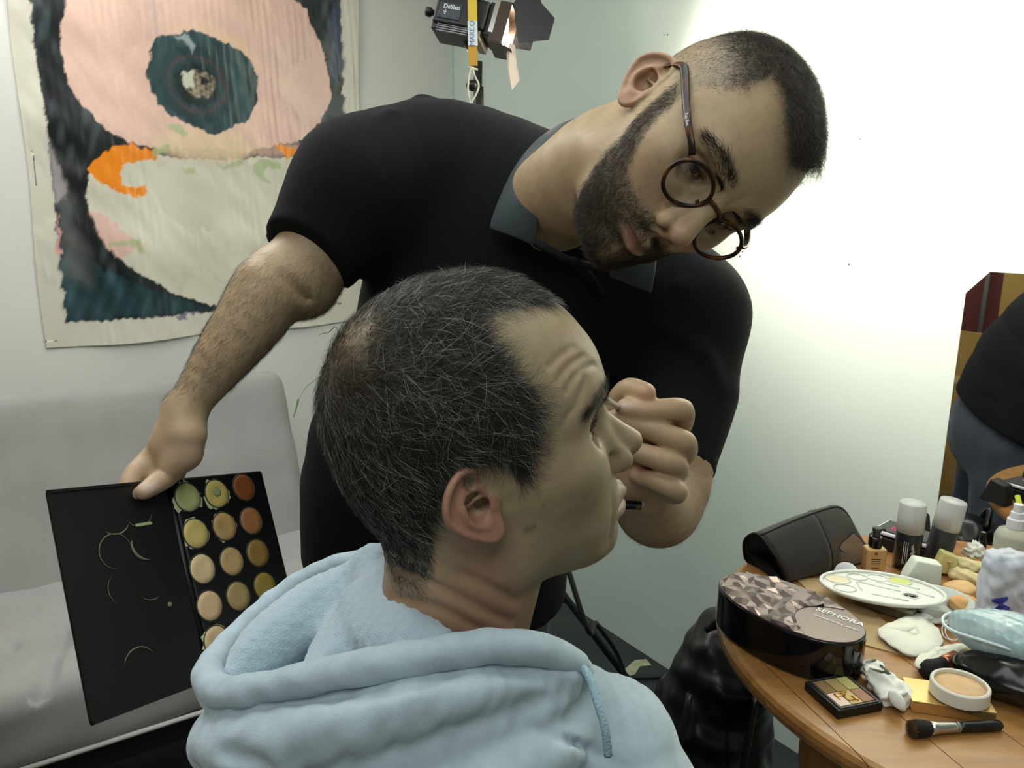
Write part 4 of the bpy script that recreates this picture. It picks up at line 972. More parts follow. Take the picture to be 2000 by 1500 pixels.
for sg in (1, -1):
    c_ = h2w(P, lens_curve(sg)); cc = np.concatenate([c_, c_[:2]])
    MB().tube(cc, .0019, 8, caps=False, up=P['W'] @ V(0, 1, 0), flat=1.15).build('rim', tort, gl, smooth=True)
    li = h2w(P, lens_curve(sg, s=.955)); ctr = li.mean(0) + P['W'] @ V(0, .0012, 0); n_ = len(li)
    MB().add(np.concatenate([li, [ctr]]), [(i, (i + 1) % n_, n_) for i in range(n_)]).build('lens', glass, gl, smooth=True)
    tp = [(.0560, .0930, .0175), (.064, .086, .021), (.0715, .070, .023), (.0765, .040, .0265), (.0795, .012, .030), (.0805, -.002, .030), (.0805, -.012, .022), (.079, -.022, .008), (.078, -.026, -.004)]
    pts = spline([V(sg * a_, b_, c__) for a_, b_, c__ in tp], 36)
    te = MB().tube(h2w(P, pts), np.interp(np.arange(36), [0, 5, 20, 26, 35], [.0038, .0030, .0040, .0028, .0022]), 8, up=P['W'] @ V(1, 0, 0), flat=.42).build('temple', tort, gl, smooth=True)
    if sg > 0:
        m_ = h2w(P, pts[9]) + (P['W'] @ V(1, 0, 0)) * .0017; d_ = nrm(h2w(P, pts[11]) - h2w(P, pts[7]))
        lettering('Ray-Ban', .0042, m_, -d_, nrm(np.cross(P['W'] @ V(1, .12, 0), -d_)), mat('white_print', (.75, .75, .75), .5), te)
MB().tube(h2w(P, spline([(.0125, .0985, .014), (.006, .1015, .0165), (0, .1025, .017), (-.006, .1015, .0165), (-.0125, .0985, .014)], 15)), .0020, 8).build('bridge', tort, gl, smooth=True)
for sg in (1, -1): MB().tube(h2w(P, np.array([(sg * .0125, .0965, .006), (sg * .0118, .0935, .000)])), .0022, 8).build('nose_pad', tort, gl, smooth=True)

# ------------------------------------------------------------------ seated man: hooded sweatshirt, trousers
fleece = mat('blue_sweatshirt', hexc(168, 186, 196), .92, sheen=.3, noise=.12, nscale=60)
def knit(m, sc, strength):
    nt = m.node_tree; b = nt.nodes['Principled BSDF']; tc = nt.nodes.new('ShaderNodeTexCoord')
    mp = nt.nodes.new('ShaderNodeMapping'); mp.inputs['Rotation'].default_value = (.35, .25, 0); nt.links.new(tc.outputs['Object'], mp.inputs['Vector'])
    w = nt.nodes.new('ShaderNodeTexWave'); w.bands_direction = 'Z'; w.inputs['Scale'].default_value = sc; w.inputs['Distortion'].default_value = 1.2; w.inputs['Detail'].default_value = 2; w.inputs['Detail Scale'].default_value = 4
    n = nt.nodes.new('ShaderNodeTexNoise'); n.inputs['Scale'].default_value = 700; n.inputs['Detail'].default_value = 4
    ad = nt.nodes.new('ShaderNodeMath'); ad.operation = 'ADD'
    nt.links.new(mp.outputs['Vector'], w.inputs['Vector']); nt.links.new(tc.outputs['Object'], n.inputs['Vector'])
    nt.links.new(w.outputs['Fac'], ad.inputs[0]); nt.links.new(n.outputs['Fac'], ad.inputs[1])
    bp = nt.nodes.new('ShaderNodeBump'); bp.inputs['Strength'].default_value = strength; bp.inputs['Distance'].default_value = .0012
    nt.links.new(ad.outputs[0], bp.inputs['Height']); nt.links.new(bp.outputs['Normal'], b.inputs['Normal'])
knit(fleece, 420, .22)
lining = mat('blue_fleece_lining', hexc(170, 190, 202), .98, sheen=.4, bump=.7, bscale=800)
hood = Field(V(-.32, .28, .78), V(.20, .80, 1.20), .0026)
RIM = [(748, 1092, .668), (690, 1098, .690), (610, 1122, .70), (540, 1170, .69), (470, 1230, .665), (420, 1290, .625), (407, 1328, .585), (440, 1352, .555), (520, 1342, .530), (650, 1315, .508), (800, 1287, .498), (950, 1264, .500), (1060, 1268, .512), (1125, 1296, .526)]
rimp = [U(*p) for p in RIM]
# torso, shoulders, arms
TB = U(850, 1330, .62)
hood.chain([TB + V(0, .0, -.06), TB + V(-.02, .01, -.16), V(TB[0] - .02, TB[1], .80)], [.105, .13, .13], .05)
hood.chain([TB + V(.03, -.01, -.06), TB + V(.02, -.13, -.125), TB + V(.03, -.17, -.24)], [.060, .064, .060], .04)
hood.chain([TB + V(.03, .04, -.05), TB + V(.02, .15, -.09), TB + V(.03, .19, -.22)], [.058, .068, .06], .04)
hood.chain([U(1080, 1400, .56), U(1180, 1470, .57), U(1200, 1600, .56)], [.040, .055, .07], .04)
# bag of the hood hanging over the back and the near shoulder, in rolls
hood.chain([U(452, 1440, .60), U(560, 1460, .578), U(720, 1450, .557), U(900, 1425, .550), U(1040, 1400, .558), U(1115, 1370, .560)], [.030, .045, .050, .048, .040, .026], .02, n=18)
hood.chain([U(425, 1445, .575), U(500, 1458, .540), U(660, 1424, .507), U(785, 1388, .494), U(920, 1352, .492), U(1055, 1332, .508), U(1120, 1325, .520)], [.018, .026, .024, .0195, .0150, .0085, .006], .007, n=24)
hood.chain([U(540, 1590, .55), U(700, 1520, .508), U(830, 1464, .498), U(942, 1420, .498), U(1068, 1380, .512), U(1118, 1352, .522)], [.028, .022, .0170, .0145, .0110, .006], .007, n=20)
hood.chain([U(760, 1620, .52), U(900, 1560, .498), U(1020, 1496, .500), U(1100, 1445, .520), U(1140, 1400, .535)], [.045, .034, .024, .016, .008], .007, n=16)
hood.chain([U(560, 1445, .520), U(690, 1398, .490), U(800, 1362, .480)], [.004, .006, .003], .010, n=10)
def crease(fd, pxs, r, k, off=.0):
    q = [surf(fd, None, x, y, off, True) for x, y in pxs]; q = np.array([a for a in q if a is not None]); fd.chain(q, r * np.sin(np.linspace(.3, math.pi - .3, len(q))), k, n=3 * len(q), sub=True)
crease(hood, [(488, 1387), (545, 1376), (605, 1365), (670, 1357), (740, 1347), (810, 1332), (875, 1318), (930, 1311), (988, 1308), (1060, 1322), (1110, 1336)], .0040, .008)
crease(hood, [(430, 1470), (470, 1480), (520, 1500)], .006, .012)
crease(hood, [(1050, 1428), (1100, 1443), (1150, 1465), (1210, 1494)], .003, .004)
hood.chain([U(x, y + 14, d + .014) for x, y, d in RIM[6:]], .0125, .004, n=30)
# neck well
hood.chain([U(905, 1085, .59), U(882, 1225, .60), U(868, 1300, .607)], [.060, .066, .066], .008, sub=True)
bv, bF = hood.mesh(2)
bv = bv + vnormals(bv, bF) * (.0010 * vnoise(bv, 30, 20) + .0006 * vnoise(bv, 75, 21))[:, None]
sweat = wmesh('hooded_sweatshirt', bv, bF, fleece, seated, label='light blue hooded sweatshirt')
# rim band of the hood
rf = Field(np.min(rimp, 0) - .03, np.max(rimp, 0) + .03, .0022)
rf.chain(rimp, [.008, .0095, .0095, .0095, .0100, .0112, .0118, .0112, .0112, .0115, .0118, .0112, .0105, .0098], .004, n=70)
rv, rF = rf.mesh(2); rv = rv + vnormals(rv, rF) * (.0006 * vnoise(rv, 40, 22) + .0003 * vnoise(rv, 140, 23))[:, None]
wmesh('hood_rim', rv, rF, fleece, sweat)
# fleecy inside of the hood
lf_ = Field(V(-.32, .42, .90), V(.05, .80, 1.20), .0024)
lf_.chain([U(735, 1100, .645), U(770, 1170, .640), U(830, 1215, .625)], [.016, .020, .016], .012, n=10)
lf_.chain([U(690, 1150, .655), U(610, 1200, .645), U(520, 1270, .62), U(470, 1320, .60)], [.022, .027, .024, .014], .02, n=10)
lf_.chain([U(735, 1215, .625), U(690, 1270, .600), U(640, 1320, .565)], [.026, .030, .020], .02, n=8)
lf_.chain([U(800, 1250, .600), U(880, 1278, .570), U(960, 1290, .545)], [.022, .022, .014], .02, n=8)
lf_.chain([U(862, 1172, .600), U(800, 1196, .590), U(740, 1212, .592), U(700, 1236, .585), U(672, 1290, .565)], [.0035, .0055, .006, .006, .005], .003, n=18)
lf_.chain([U(850, 1190, .590), U(790, 1214, .578), U(735, 1232, .578), U(700, 1262, .570), U(690, 1295, .562)], [.002, .004, .0045, .004, .002], .005, n=18, sub=True)
lf_.chain([U(905, 1085, .59), U(882, 1225, .60)], [.059, .062], .004, sub=True)
lf_.chain([U(728, 1105, .640), U(742, 1150, .610), U(768, 1196, .575), U(808, 1228, .545), U(862, 1256, .522)], [.012, .0145, .0150, .0140, .010], .012, n=16)
lf_.chain([U(700, 1180, .60), U(740, 1240, .565), U(800, 1270, .535)], [.016, .018, .012], .012, n=10)
iv, iF = lf_.mesh(1); iv = iv + vnormals(iv, iF) * (.0004 * vnoise(iv, 200, 24) + .0003 * vnoise(iv, 420, 25))[:, None]
wmesh('hood_lining', iv, iF, lining, sweat, label='fleecy inside of the hood')
cord = mat('blue_cord', hexc(150, 178, 192), .9, bump=.8, bscale=600)
MB().tube(spline([U(1135, 1300, .522), U(1152, 1325, .510), U(1168, 1375, .500), U(1182, 1425, .497), U(1188, 1475, .500)], 30), .0030, 8).build('drawstring', cord, sweat, smooth=True)
MB().tube(spline([U(470, 1462, .58), U(472, 1500, .57), U(480, 1560, .56)], 12), .0030, 8).build('drawstring', cord, sweat, smooth=True)
jeans = mat('dark_jeans', hexc(40, 44, 54), .85, bump=.2, bscale=600)
fj = Field(V(-.30, .25, .0), V(.62, 1.02, .86), .007)
HP = V(TB[0] - .02, TB[1], .56)
fj.ell(HP + V(0, 0, .05), (.14, .17, .13), .05)
for sg in (-1, 1):
    hp = HP + V(.03, sg * .10, 0); kn = hp + V(.40, sg * .05, -.02); an = kn + V(.02, 0, -.45)
    fj.chain([hp, kn], [.085, .062], .04); fj.chain([kn, an], [.060, .045], .03)
jv, jF = fj.mesh(2); wmesh('trousers', jv, jF, jeans, seated)
# torso filler so that the figure is one body under its clothes
ft = Field(V(-.20, .42, .62), V(.16, .80, 1.06), .006)
ft.chain([U(868, 1300, .607), TB + V(0, 0, -.10), V(TB[0] - .02, TB[1], .66)], [.062, .10, .11], .03)
tv, tF = ft.mesh(1); body.add(tv, tF, np.tile(np.array([.36, .2, .13]), (len(tv), 1)))
body.build(seated, skin_s)

# stool under the seated man
st_ = empty('stool', V(HP[0], HP[1], 0), 'black stool under the seated man', 'stool')
MB().lathe([(.001, .425), (.17, .425), (.175, .432), (.175, .450), (.165, .458), (.001, .458)], V(HP[0], HP[1], 0), None, 36).build('seat', mat('black_vinyl', (.015, .015, .016), .45), st_, smooth=True)
for a_ in (.6, 2.2, 3.8, 5.3): MB().tube([V(HP[0] + .12 * math.cos(a_), HP[1] + .12 * math.sin(a_), .43), V(HP[0] + .17 * math.cos(a_), HP[1] + .17 * math.sin(a_), 0)], .012, 8).build('leg', mat('black_metal', (.012, .012, .013), .5), st_, smooth=True)

# ------------------------------------------------------------------ stage lamp on its tripod stand
lamp = empty('stage_lamp', unproj(935, 60, 2.0), 'small black theatre spotlight with barn doors on a tripod stand', 'stage lamp')
stand = empty('lamp_stand', V(-.10, 2.11, 0), 'black tripod light stand carrying the theatre spotlight in the corner', 'light stand')
blk = mat('black_lamp_metal', hexc(30, 31, 33), .38, noise=.2, nscale=30)
LD = 2.0
lu = nrm(unproj(958, 30, LD - .03) - unproj(848, 10, LD)); lw = CF - lu * (CF @ lu); lw = nrm(lw); lv_ = np.cross(lw, lu)
if lv_[2] < 0: lv_ = -lv_
LR = np.stack([lu, lw, lv_], 1); L0 = unproj(903, 42, LD)
def LB(u, w, v): return L0 + LR @ V(u, w, v)
MB().box(LB(0, .02, .012), (.138, .10, .075), LR).build('housing', blk, lamp, bevel=.006)
MB().box(LB(-.02, .02, -.031), (.098, .085, .018), LR).build('heat_sink_block', blk, lamp, bevel=.003)
for k_ in range(5): MB().box(LB(-.012, -.0225, -.020 - .0055 * k_), (.082, .004, .0028), LR).build('cooling_fin', mat('fin_metal', hexc(120, 122, 124), .35, metal=.6), lamp)
MB().box(LB(.052, .02, -.035), (.022, .09, .022), LR).build('front_bracket', mat('worn_metal', hexc(132, 120, 104), .4, metal=.5), lamp, bevel=.003)
MB().lathe([(.001, 0), (.011, 0), (.012, .004), (.012, .012), (.008, .014), (.006, .022)], LB(-.096, -.01, .004), np.stack([lv_, lw, lu], 1), 18).build('knob', blk, lamp, smooth=True)
plate = MB().box(LB(-.027, -.0315, .006), (.058, .003, .040), LR).build('name_plate', mat('plate_blue_grey', hexc(52, 64, 74), .4), lamp, bevel=.001)
wp_ = mat('white_print', (.75, .75, .75), .5)
lettering('DeSisti', .0155, LB(-.024, -.0334, .016), lu, lv_, wp_, plate, bold=True)
for z_, w_ in ((.002, .009), (-.001, .006), (-.004, .003)): MB().box(LB(-.038, -.0334, z_), (w_, .0004, .0012), LR).build('earth_symbol', wp_, plate)
MB().box(LB(-.038, -.0334, .0055), (.0012, .0004, .006), LR).build('earth_symbol', wp_, plate)
for a_, b_ in ((-.050, .020), (-.004, .020), (-.050, -.008), (-.004, -.008)): MB().lathe([(.0003, 0), (.0018, 0), (.0015, .001), (.0003, .0012)], LB(a_, -.0332, b_), np.stack([lu, lv_, -lw], 1), 8).build('screw', blk, plate)
MB().box(LB(-.005, .0, .055), (.10, .07, .018), LR).build('top_cover', mat('speckled_tape', hexc(96, 104, 70), .5, noise=.9, nscale=70, col2=hexc(40, 60, 80)), lamp, bevel=.003)
MB().box(LB(.078, .02, .010), (.02, .085, .085), LR).build('lens_ring', blk, lamp, bevel=.004)
snout = MB(); 
for s_, c_, z_ in (((.036, .004, .10), (.105, -.024, .005), 0), ((.036, .004, .10), (.105, .066, .005), 0), ((.036, .09, .004), (.105, .02, .056), 0), ((.036, .09, .004), (.105, .02, -.046), 0)): snout.box(LB(*c_), s_, LR)
snout.build('snout', mat('warm_dark_metal', hexc(64, 50, 42), .35, metal=.4), lamp)
glow = mat('lamp_lens', (.9, .85, .75), .3, emit=(1, .86, .66, 1), estr=60)
MB().lathe([(.0005, .004), (.02, .003), (.034, .0), (.034, -.006)], LB(.108, .02, .005), np.stack([lw, lv_, lu], 1), 28).build('lens', glow, lamp, smooth=True)
MB().box(LB(.088, -.024, .02), (.012, .006, .09), LR @ np.eye(3)).build('hinge_bar', mat('chrome', (.7, .7, .7), .15, metal=1.), lamp)
def door(poly, u, w, o, name='barn_door', m=blk):
    N = np.cross(u, w); return MB().prism(poly, o, u, w, N, .0018).build(name, m, lamp)
hg = LB(.122, -.026, .006); dn = nrm(lu * .97 - lw * .24); dN = np.cross(dn, lv_); dq = [on_plane(x, y, dN, hg @ dN) - hg for x, y in ((1008, -48), (1040, -14), (1084, 36), (1072, 78), (1013, 84), (1006, 40))]
door([(p @ dn, p @ lv_) for p in dq], dn, lv_, hg)
dn2 = nrm(lu * .95 + lw * .30); door([(0, .05), (.05, .055), (.05, -.012), (0, -.02)], dn2, lv_, LB(.122, .066, .006))
dn3 = nrm(lu * .8 + lv_ * .75); door([(-.04, 0), (-.055, .07), (.055, .07), (.04, 0)], lw, dn3, LB(.122, .02, .058))
dn4 = nrm(lu * .97 - lv_ * .25); door([(-.04, 0), (-.045, .03), (.045, .03), (.04, 0)], lw, dn4, LB(.122, .02, -.048))
gel = MB(); gp = [(996, 84), (1006, 88), (1009, 122), (1015, 156), (1000, 176), (993, 150), (989, 106)]
g0 = unproj(1000, 130, 1.96); pts_ = np.array([unproj(x, y, 1.96 + .01 * math.sin((y - 80) / 28)) for x, y in gp]); n_ = len(pts_)
gel.add(np.concatenate([pts_, pts_ + CF * .0006]), [tuple(range(n_ - 1, -1, -1)), tuple(range(n_, 2 * n_))] + [(j, (j + 1) % n_, n_ + (j + 1) % n_, n_ + j) for j in range(n_)]).build('gel_filter', mat('pale_gel', hexc(214, 196, 184), .6), lamp)
# yoke strap with tape and name
def strap(x0, x1, y0, y1, m, name, off=0., par=lamp):
    d = 1.925 - off; a, b, c, e = unproj(x0, y0, d), unproj(x1, y0, d), unproj(x1 + 1, y1, d), unproj(x0 + 1, y1, d)
    v = np.array([a, b, c, e]); v = np.concatenate([v, v + CF * .003]); return MB().add(v, [(0, 1, 2, 3)[::-1], (4, 5, 6, 7), (0, 4, 5, 1), (1, 5, 6, 2), (2, 6, 7, 3), (3, 7, 4, 0)][::-1]).build(name, m, par)
strap(913, 931, -40, 43, mat('yellow_strap', hexc(206, 176, 48), .5), 'yoke_strap'); strap(914, 932, 88, 128, mat('ochre_strap', hexc(186, 140, 40), .55), 'yoke_strap')
tp_ = strap(913, 932, 41, 89, mat('white_tape', hexc(214, 222, 226), .6), 'tape_label', .002)
lettering('MARCO', .0175, unproj(922.5, 65, 1.9222), nrm(unproj(922.5, 40, 1.92) - unproj(922.5, 90, 1.92)), nrm(unproj(913, 60, 1.92) - unproj(932, 60, 1.92)), mat('blue_pen', hexc(60, 92, 160), .6), tp_)
rope = mat('white_cord', hexc(206, 200, 182), .9)
for pp in ([(921, 133), (916, 150), (914, 175), (917, 192), (919, 203)], [(923, 133), (928, 150), (935, 165), (931, 182), (919, 203)]):
    MB().tube(spline([unproj(x, y, 1.92) for x, y in pp], 20), .0022, 7).build('safety_cord', rope, lamp, smooth=True)
MB().tube([unproj(914, 131, 1.922), unproj(933, 136, 1.922)], .0028, 7).build('cord_knot', rope, lamp, smooth=True)
# the lamp's beam
sp = bpy.data.lights.new('stage_lamp_beam', 'SPOT'); sp.energy = 14; sp.color = (1.0, .86, .68); sp.spot_size = math.radians(60); sp.spot_blend = .6; sp.shadow_soft_size = .03
spo = bpy.data.objects.new('stage_lamp_beam', sp); COL.objects.link(spo); spo.location = tuple(LB(.125, .02, .005))
spo.rotation_euler = Vector(lu).to_track_quat('-Z', 'Y').to_euler()
# assumed unseen bracket lamp above the mirror, added to wash the right wall (its glow fills the upper right of the view)
WL = RM(C1 - .34, .95, 1.93)
wl = empty('assumed_wall_lamp', RM(C1, .95, 2.15), 'assumed bracket lamp out of view above the mirror, shining on the wall', 'lamp')
MB().box(RM(C1 - .012, .95, 2.15), (.024, .08, .12), RROOM).build('wall_plate', blk, wl, bevel=.004)
MB().tube(spline([RM(C1 - .02, .95, 2.17), RM(C1 - .2, .95, 2.22), RM(C1 - .42, .95, 2.12), RM(C1 - .45, .95, 1.97)], 20), .009, 8).build('arm', blk, wl, smooth=True)
MB().lathe([(.020, 0), (.030, .01), (.050, .05), (.062, .09), (.060, .09), (.048, .05), (.028, .012), (.001, .010)], RM(C1 - .45, .95, 1.94), np.stack([D2, np.cross(D1, D2), D1], 1), 28).build('shade', blk, wl, smooth=True)
MB().lathe([(.012, .01), (.016, .03), (.026, .05), (.024, .066), (.012, .078), (.001, .080)], RM(C1 - .45, .95, 1.94), np.stack([D2, np.cross(D1, D2), D1], 1), 20).build('bulb', mat('assumed_lamp_bulb', (.9, .85, .75), .3, emit=(1, .86, .66, 1), estr=20), wl, smooth=True)
sq = bpy.data.lights.new('assumed_wall_lamp_beam', 'SPOT'); sq.energy = 105; sq.color = (1.0, .855, .73); sq.spot_size = math.radians(134); sq.spot_blend = .30; sq.shadow_soft_size = .03
sqo = bpy.data.objects.new('assumed_wall_lamp_beam', sq); COL.objects.link(sqo); sqo.location = tuple(WL)
sqo.rotation_euler = (Vector(RM(C1, .93, 1.85)) - Vector(WL)).to_track_quat('-Z', 'Y').to_euler()
# stand
px_, py_ = -.10, 2.11
MB().tube([V(px_, py_, .25), V(px_, py_, 1.30)], .0145, 12).build('lower_tube', blk, stand, smooth=True)
MB().tube([V(px_, py_, 1.25), V(px_ + .002, py_, 1.72)], .011, 12).build('upper_tube', blk, stand, smooth=True)
MB().tube([V(px_, py_, 1.30), V(px_, py_, 1.36)], .020, 12).build('clamp', blk, stand, smooth=True)
MB().lathe([(.001, -.014), (.012, -.009), (.016, 0), (.012, .009), (.001, .014)], unproj(922, 167, 1.95), None, 16).build('ball_knob', mat('black_plastic', (.015, .016, .018), .25), stand, smooth=True)
MB().tube([V(px_, py_, 1.70), LB(0, .03, -.02)], .008, 8).build('spigot', mat('chrome', (.7, .7, .7), .15, metal=1.), stand, smooth=True)
foot = on_z(1262, 1382, 0) + V(0, 0, .012)
for ft_ in (foot, V(px_ - .5, py_ + .02, .012), V(px_ + .1, py_ + .52, .012)):
    hub = V(px_, py_, .62); MB().tube([hub, ft_], .0105, 8).build('leg', blk, stand, smooth=True)
    MB().tube([V(px_, py_, .30), hub + (ft_ - hub) * .55], .007, 6).build('brace', blk, stand, smooth=True)
    MB().lathe([(.001, -.012), (.014, -.011), (.015, 0), (.012, .008)], ft_, None, 10).build('rubber_foot', mat('rubber', (.01, .01, .01), .7), stand, smooth=True)
cab = mat('cable_black', (.012, .013, .013), .4)
cbl = MB().tube(spline([V(px_ + .01, py_, 1.66), V(px_ + .03, py_ - .02, 1.2), unproj(1128, 1172, 1.85), unproj(1165, 1218, 1.90), unproj(1205, 1275, 1.95), on_z(1222, 1330, .10), on_z(1228, 1380, .03), on_z(1232, 1440, .006), on_z(1230, 1480, .006), on_z(1215, 1470, .006), on_z(1202, 1420, .02), on_z(1206, 1370, .05), on_z(1220, 1340, .06)], 90), .0065, 8)
cbl.build('power_cable', cab, smooth=True, label='thick black cable drooping from the light stand to the floor', cat='cable')
MB().tube(spline([on_z(1120, 1352, .01), on_z(1160, 1345, .008), on_z(1200, 1332, .008), on_z(1217, 1325, .008), on_z(1300, 1322, .008)], 40), .006, 8).build('power_cable', cab, smooth=True, label='short black cable lying flat across the worn floor patch', cat='cable')

# ------------------------------------------------------------------ black rucksack beside the table
nyl = mat('black_nylon', hexc(14, 15, 17), .30, noise=.3, nscale=12, bump=.25, bscale=35)
bagc = V(.40, 1.40, 0)
bag = empty('backpack', bagc, 'shiny black nylon backpack standing on the floor beside the round table', 'backpack')
fb = Field(bagc + V(-.24, -.22, .0), bagc + V(.24, .22, .66), .006)
fb.chain([bagc + V(-.02, 0, .14), bagc + V(.0, 0, .34), bagc + V(.035, .01, .50)], [.150, .138, .095], .04, flat=(V(.5, -1, 0), .85))
fb.ell(bagc + V(.02, -.09, .22), (.10, .06, .13), .03); fb.ell(bagc + V(.04, -.05, .47), (.08, .06, .05), .03)
fb.op(lambda X, Y, Z: Z - .004 + 0 * X + 0 * Y, bagc - .3, bagc + V(.3, .3, .012), .004, sub=True)
fb.chain([bagc + V(-.10, -.12, .36), bagc + V(.0, -.15, .34), bagc + V(.10, -.12, .36)], [.004, .006, .004], .012, n=8, sub=True)
v_, F_ = fb.mesh(2); v_ = v_ + vnormals(v_, F_) * (.004 * vnoise(v_, 11, 50) + .002 * vnoise(v_, 24, 51))[:, None]; wmesh('bag', v_, F_, nyl, bag)
MB().tube(spline([bagc + V(-.02, -.02, .57), bagc + V(.02, -.03, .615), bagc + V(.07, -.02, .58)], 14), .008, 8).build('top_handle', nyl, bag, smooth=True)
for s_ in (-.05, .07): MB().tube(spline([bagc + V(s_ - .02, -.12, .50), bagc + V(s_ - .05, -.17, .33), bagc + V(s_ - .03, -.16, .10)], 16), .014, 8, flat=.35).build('strap', nyl, bag, smooth=True)

# ------------------------------------------------------------------ round wooden table
TZ = .75; TC = V(.722, 1.027, 0); TR_ = .412
wood = mat('varnished_pine', hexc(172, 124, 70), .34, noise=.55, nscale=7, col2=hexc(116, 76, 38), stretch=(1.0, 9.0, 1.0, (0, 0, -math.atan2(*(lambda d: (d[1], d[0]))(on_z(1791, 1306, TZ) - on_z(1687, 1230, TZ))))), coat=.25, bump=.05, bscale=60)
table = empty('round_table', TC, 'round varnished wooden table covered with make-up supplies', 'table')
gd = on_z(1791, 1306, TZ) - on_z(1687, 1230, TZ); gd[2] = 0; gd = nrm(gd); gq = V(-gd[1], gd[0], 0)
off0 = (on_z(1687, 1230, TZ) - TC) @ gq; PWD = .098; gap = .0006
edges = sorted([off0 + PWD * k for k in range(-8, 9) if abs(off0 + PWD * k) < TR_ - .03]); edges = [-TR_] + edges + [TR_]
def disc_strip(r, lo, hi, n=20):
    lo = max(lo, -r + 1e-4); hi = min(hi, r - 1e-4)
    y = np.linspace(lo, hi, n); x = np.sqrt(np.maximum(r * r - y * y, 0)); return [(a, b) for a, b in zip(x, y)] + [(-a, b) for a, b in zip(x[::-1], y[::-1])]
for k_ in range(len(edges) - 1):
    lo, hi = edges[k_] + gap, edges[k_ + 1] - gap; rings = []
    for r_, z_ in ((TR_ - .012, TZ), (TR_ - .005, TZ - .002), (TR_ - .001, TZ - .007), (TR_, TZ - .014), (TR_ - .002, TZ - .022), (TR_ - .008, TZ - .028)):
        s_ = disc_strip(r_, lo, hi); rings.append(np.array([TC + gd * a + gq * b + V(0, 0, z_) for a, b in s_]))
    m = len(rings[0]); vv = np.concatenate(rings); ff = [tuple(range(m))] + [(i * m + j, (i + 1) * m + j, (i + 1) * m + (j + 1) % m, i * m + (j + 1) % m) for i in range(len(rings) - 1) for j in range(m)] + [tuple((len(rings) - 1) * m + j for j in range(m - 1, -1, -1))]
    wmesh('plank', vv, ff, wood, table, smooth=False)
MB().lathe([(.30, -.10), (.31, -.10), (.31, -.0285), (.30, -.0285)], TC + V(0, 0, TZ), None, 40).build('apron', wood, table, smooth=False)
for an_ in (3.35, 4.9, .2, 1.8):
    c_ = TC + .29 * V(math.cos(an_), math.sin(an_), 0)
    MB().lathe([(.016, 0), (.02, .05), (.026, .2), (.022, .35), (.03, .5), (.024, .58), (.03, .6), (.03, .722)], c_, None, 14).build('leg', wood, table, smooth=True)

# ------------------------------------------------------------------ things on the table
def T(px, py, h=0.): return on_z(px, py, TZ + h)
Zv = V(0, 0, 1)
def frame(d): d = nrm(V(d[0], d[1], 0)); return d, V(-d[1], d[0], 0)
gb = mat('gloss_black', hexc(12, 12, 13), .12, coat=.4); mb_ = mat('matt_black', hexc(20, 20, 21), .5)
# --- oval black palette box with faceted lid
BH = .060
Lp, Rp, Tp, Bp = T(1406, 1160, BH), T(1688, 1238, BH), T(1492, 1124, BH), T(1556, 1260, BH)
bc = V(.394, 1.0234, TZ + BH); ba, bb = .1125, .0655; bu, bw = frame(V(.552, -.834, 0))
box = empty('makeup_box', bc - V(0, 0, BH), 'oval glossy black make-up box with faceted rose grey lid', 'make-up box')
def oval(n=72, s=1.): a = np.arange(n) * 2 * np.pi / n; e = 2 / 2.1; return np.stack([ba * s * np.sign(np.cos(a)) * np.abs(np.cos(a)) ** e, bb * s * np.sign(np.sin(a)) * np.abs(np.sin(a)) ** e], 1)
rings = [(.96, 0), (1., .003), (1., BH - .004), (.985, BH - .001)]
vv = np.concatenate([bc + o_[:, :1] * bu + o_[:, 1:] * bw + V(0, 0, z_ - BH) for s_, z_ in rings for o_ in [oval(72, s_)]]); m = 72
MB().add(vv, [tuple(range(m - 1, -1, -1)), tuple(range(3 * m, 4 * m))] + [(i * m + j, i * m + (j + 1) % m, (i + 1) * m + (j + 1) % m, (i + 1) * m + j) for i in range(3) for j in range(m)]).build('body', gb, box, smooth=False, bevel=.0008)
rose = mat('rose_grey_metal', hexc(122, 108, 106), .3, metal=.65)
rgb_ = np.random.default_rng(4)
def facets():
    """relief of little pyramids over the left two thirds of the lid"""
    pts = []; tries = 0
    inside = lambda p, s: (abs(p[0] / (ba * s)) ** 2.3 + abs(p[1] / (bb * s)) ** 2.3) < 1
    lim = lambda p: ((p[0] - ba * .95) / (ba * .80)) ** 2 + ((p[1] - bb * .1) / (bb * .90)) ** 2 > 1
    while len(pts) < 150 and tries < 9000:
        tries += 1; p = rgb_.uniform(-1, 1, 2) * (ba, bb)
        if inside(p, .93) and lim(p) and all(np.hypot(*(p - q)) > .0076 for q in pts): pts.append(p)
    b_ = oval(40, .965); b_ = [p for p in b_ if lim(p)]
    a = np.linspace(0, 2 * np.pi, 40); arc = [V(ba * .95 + ba * .80 * math.cos(t), bb * .1 + bb * .90 * math.sin(t)) for t in a]; arc = [p for p in arc if inside(p, .965)]
    return np.array(pts), np.array(b_ + arc)
fp_, fe_ = facets()
from mathutils.geometry import delaunay_2d_cdt
allp = np.concatenate([fp_, fe_]); res = delaunay_2d_cdt([Vector(p) for p in allp], [], [], 0, 1e-5)
vz = np.where(np.arange(len(res[0])) < len(fp_), np.where(rgb_.random(len(res[0])) < .5, .0056, .0020), .0016)
lv2 = np.array([bc + p[0] * bu + p[1] * bw + V(0, 0, vz[i]) for i, p in enumerate(res[0])])
lf2 = []
for f in res[2]:
    c_ = np.mean([res[0][i][:] for i in f], 0)
    if ((c_[0] - ba * .95) / (ba * .80)) ** 2 + ((c_[1] - bb * .1) / (bb * .90)) ** 2 > 1: lf2.append(tuple(f))
wmesh('faceted_relief', lv2, lf2, rose, box, smooth=False)
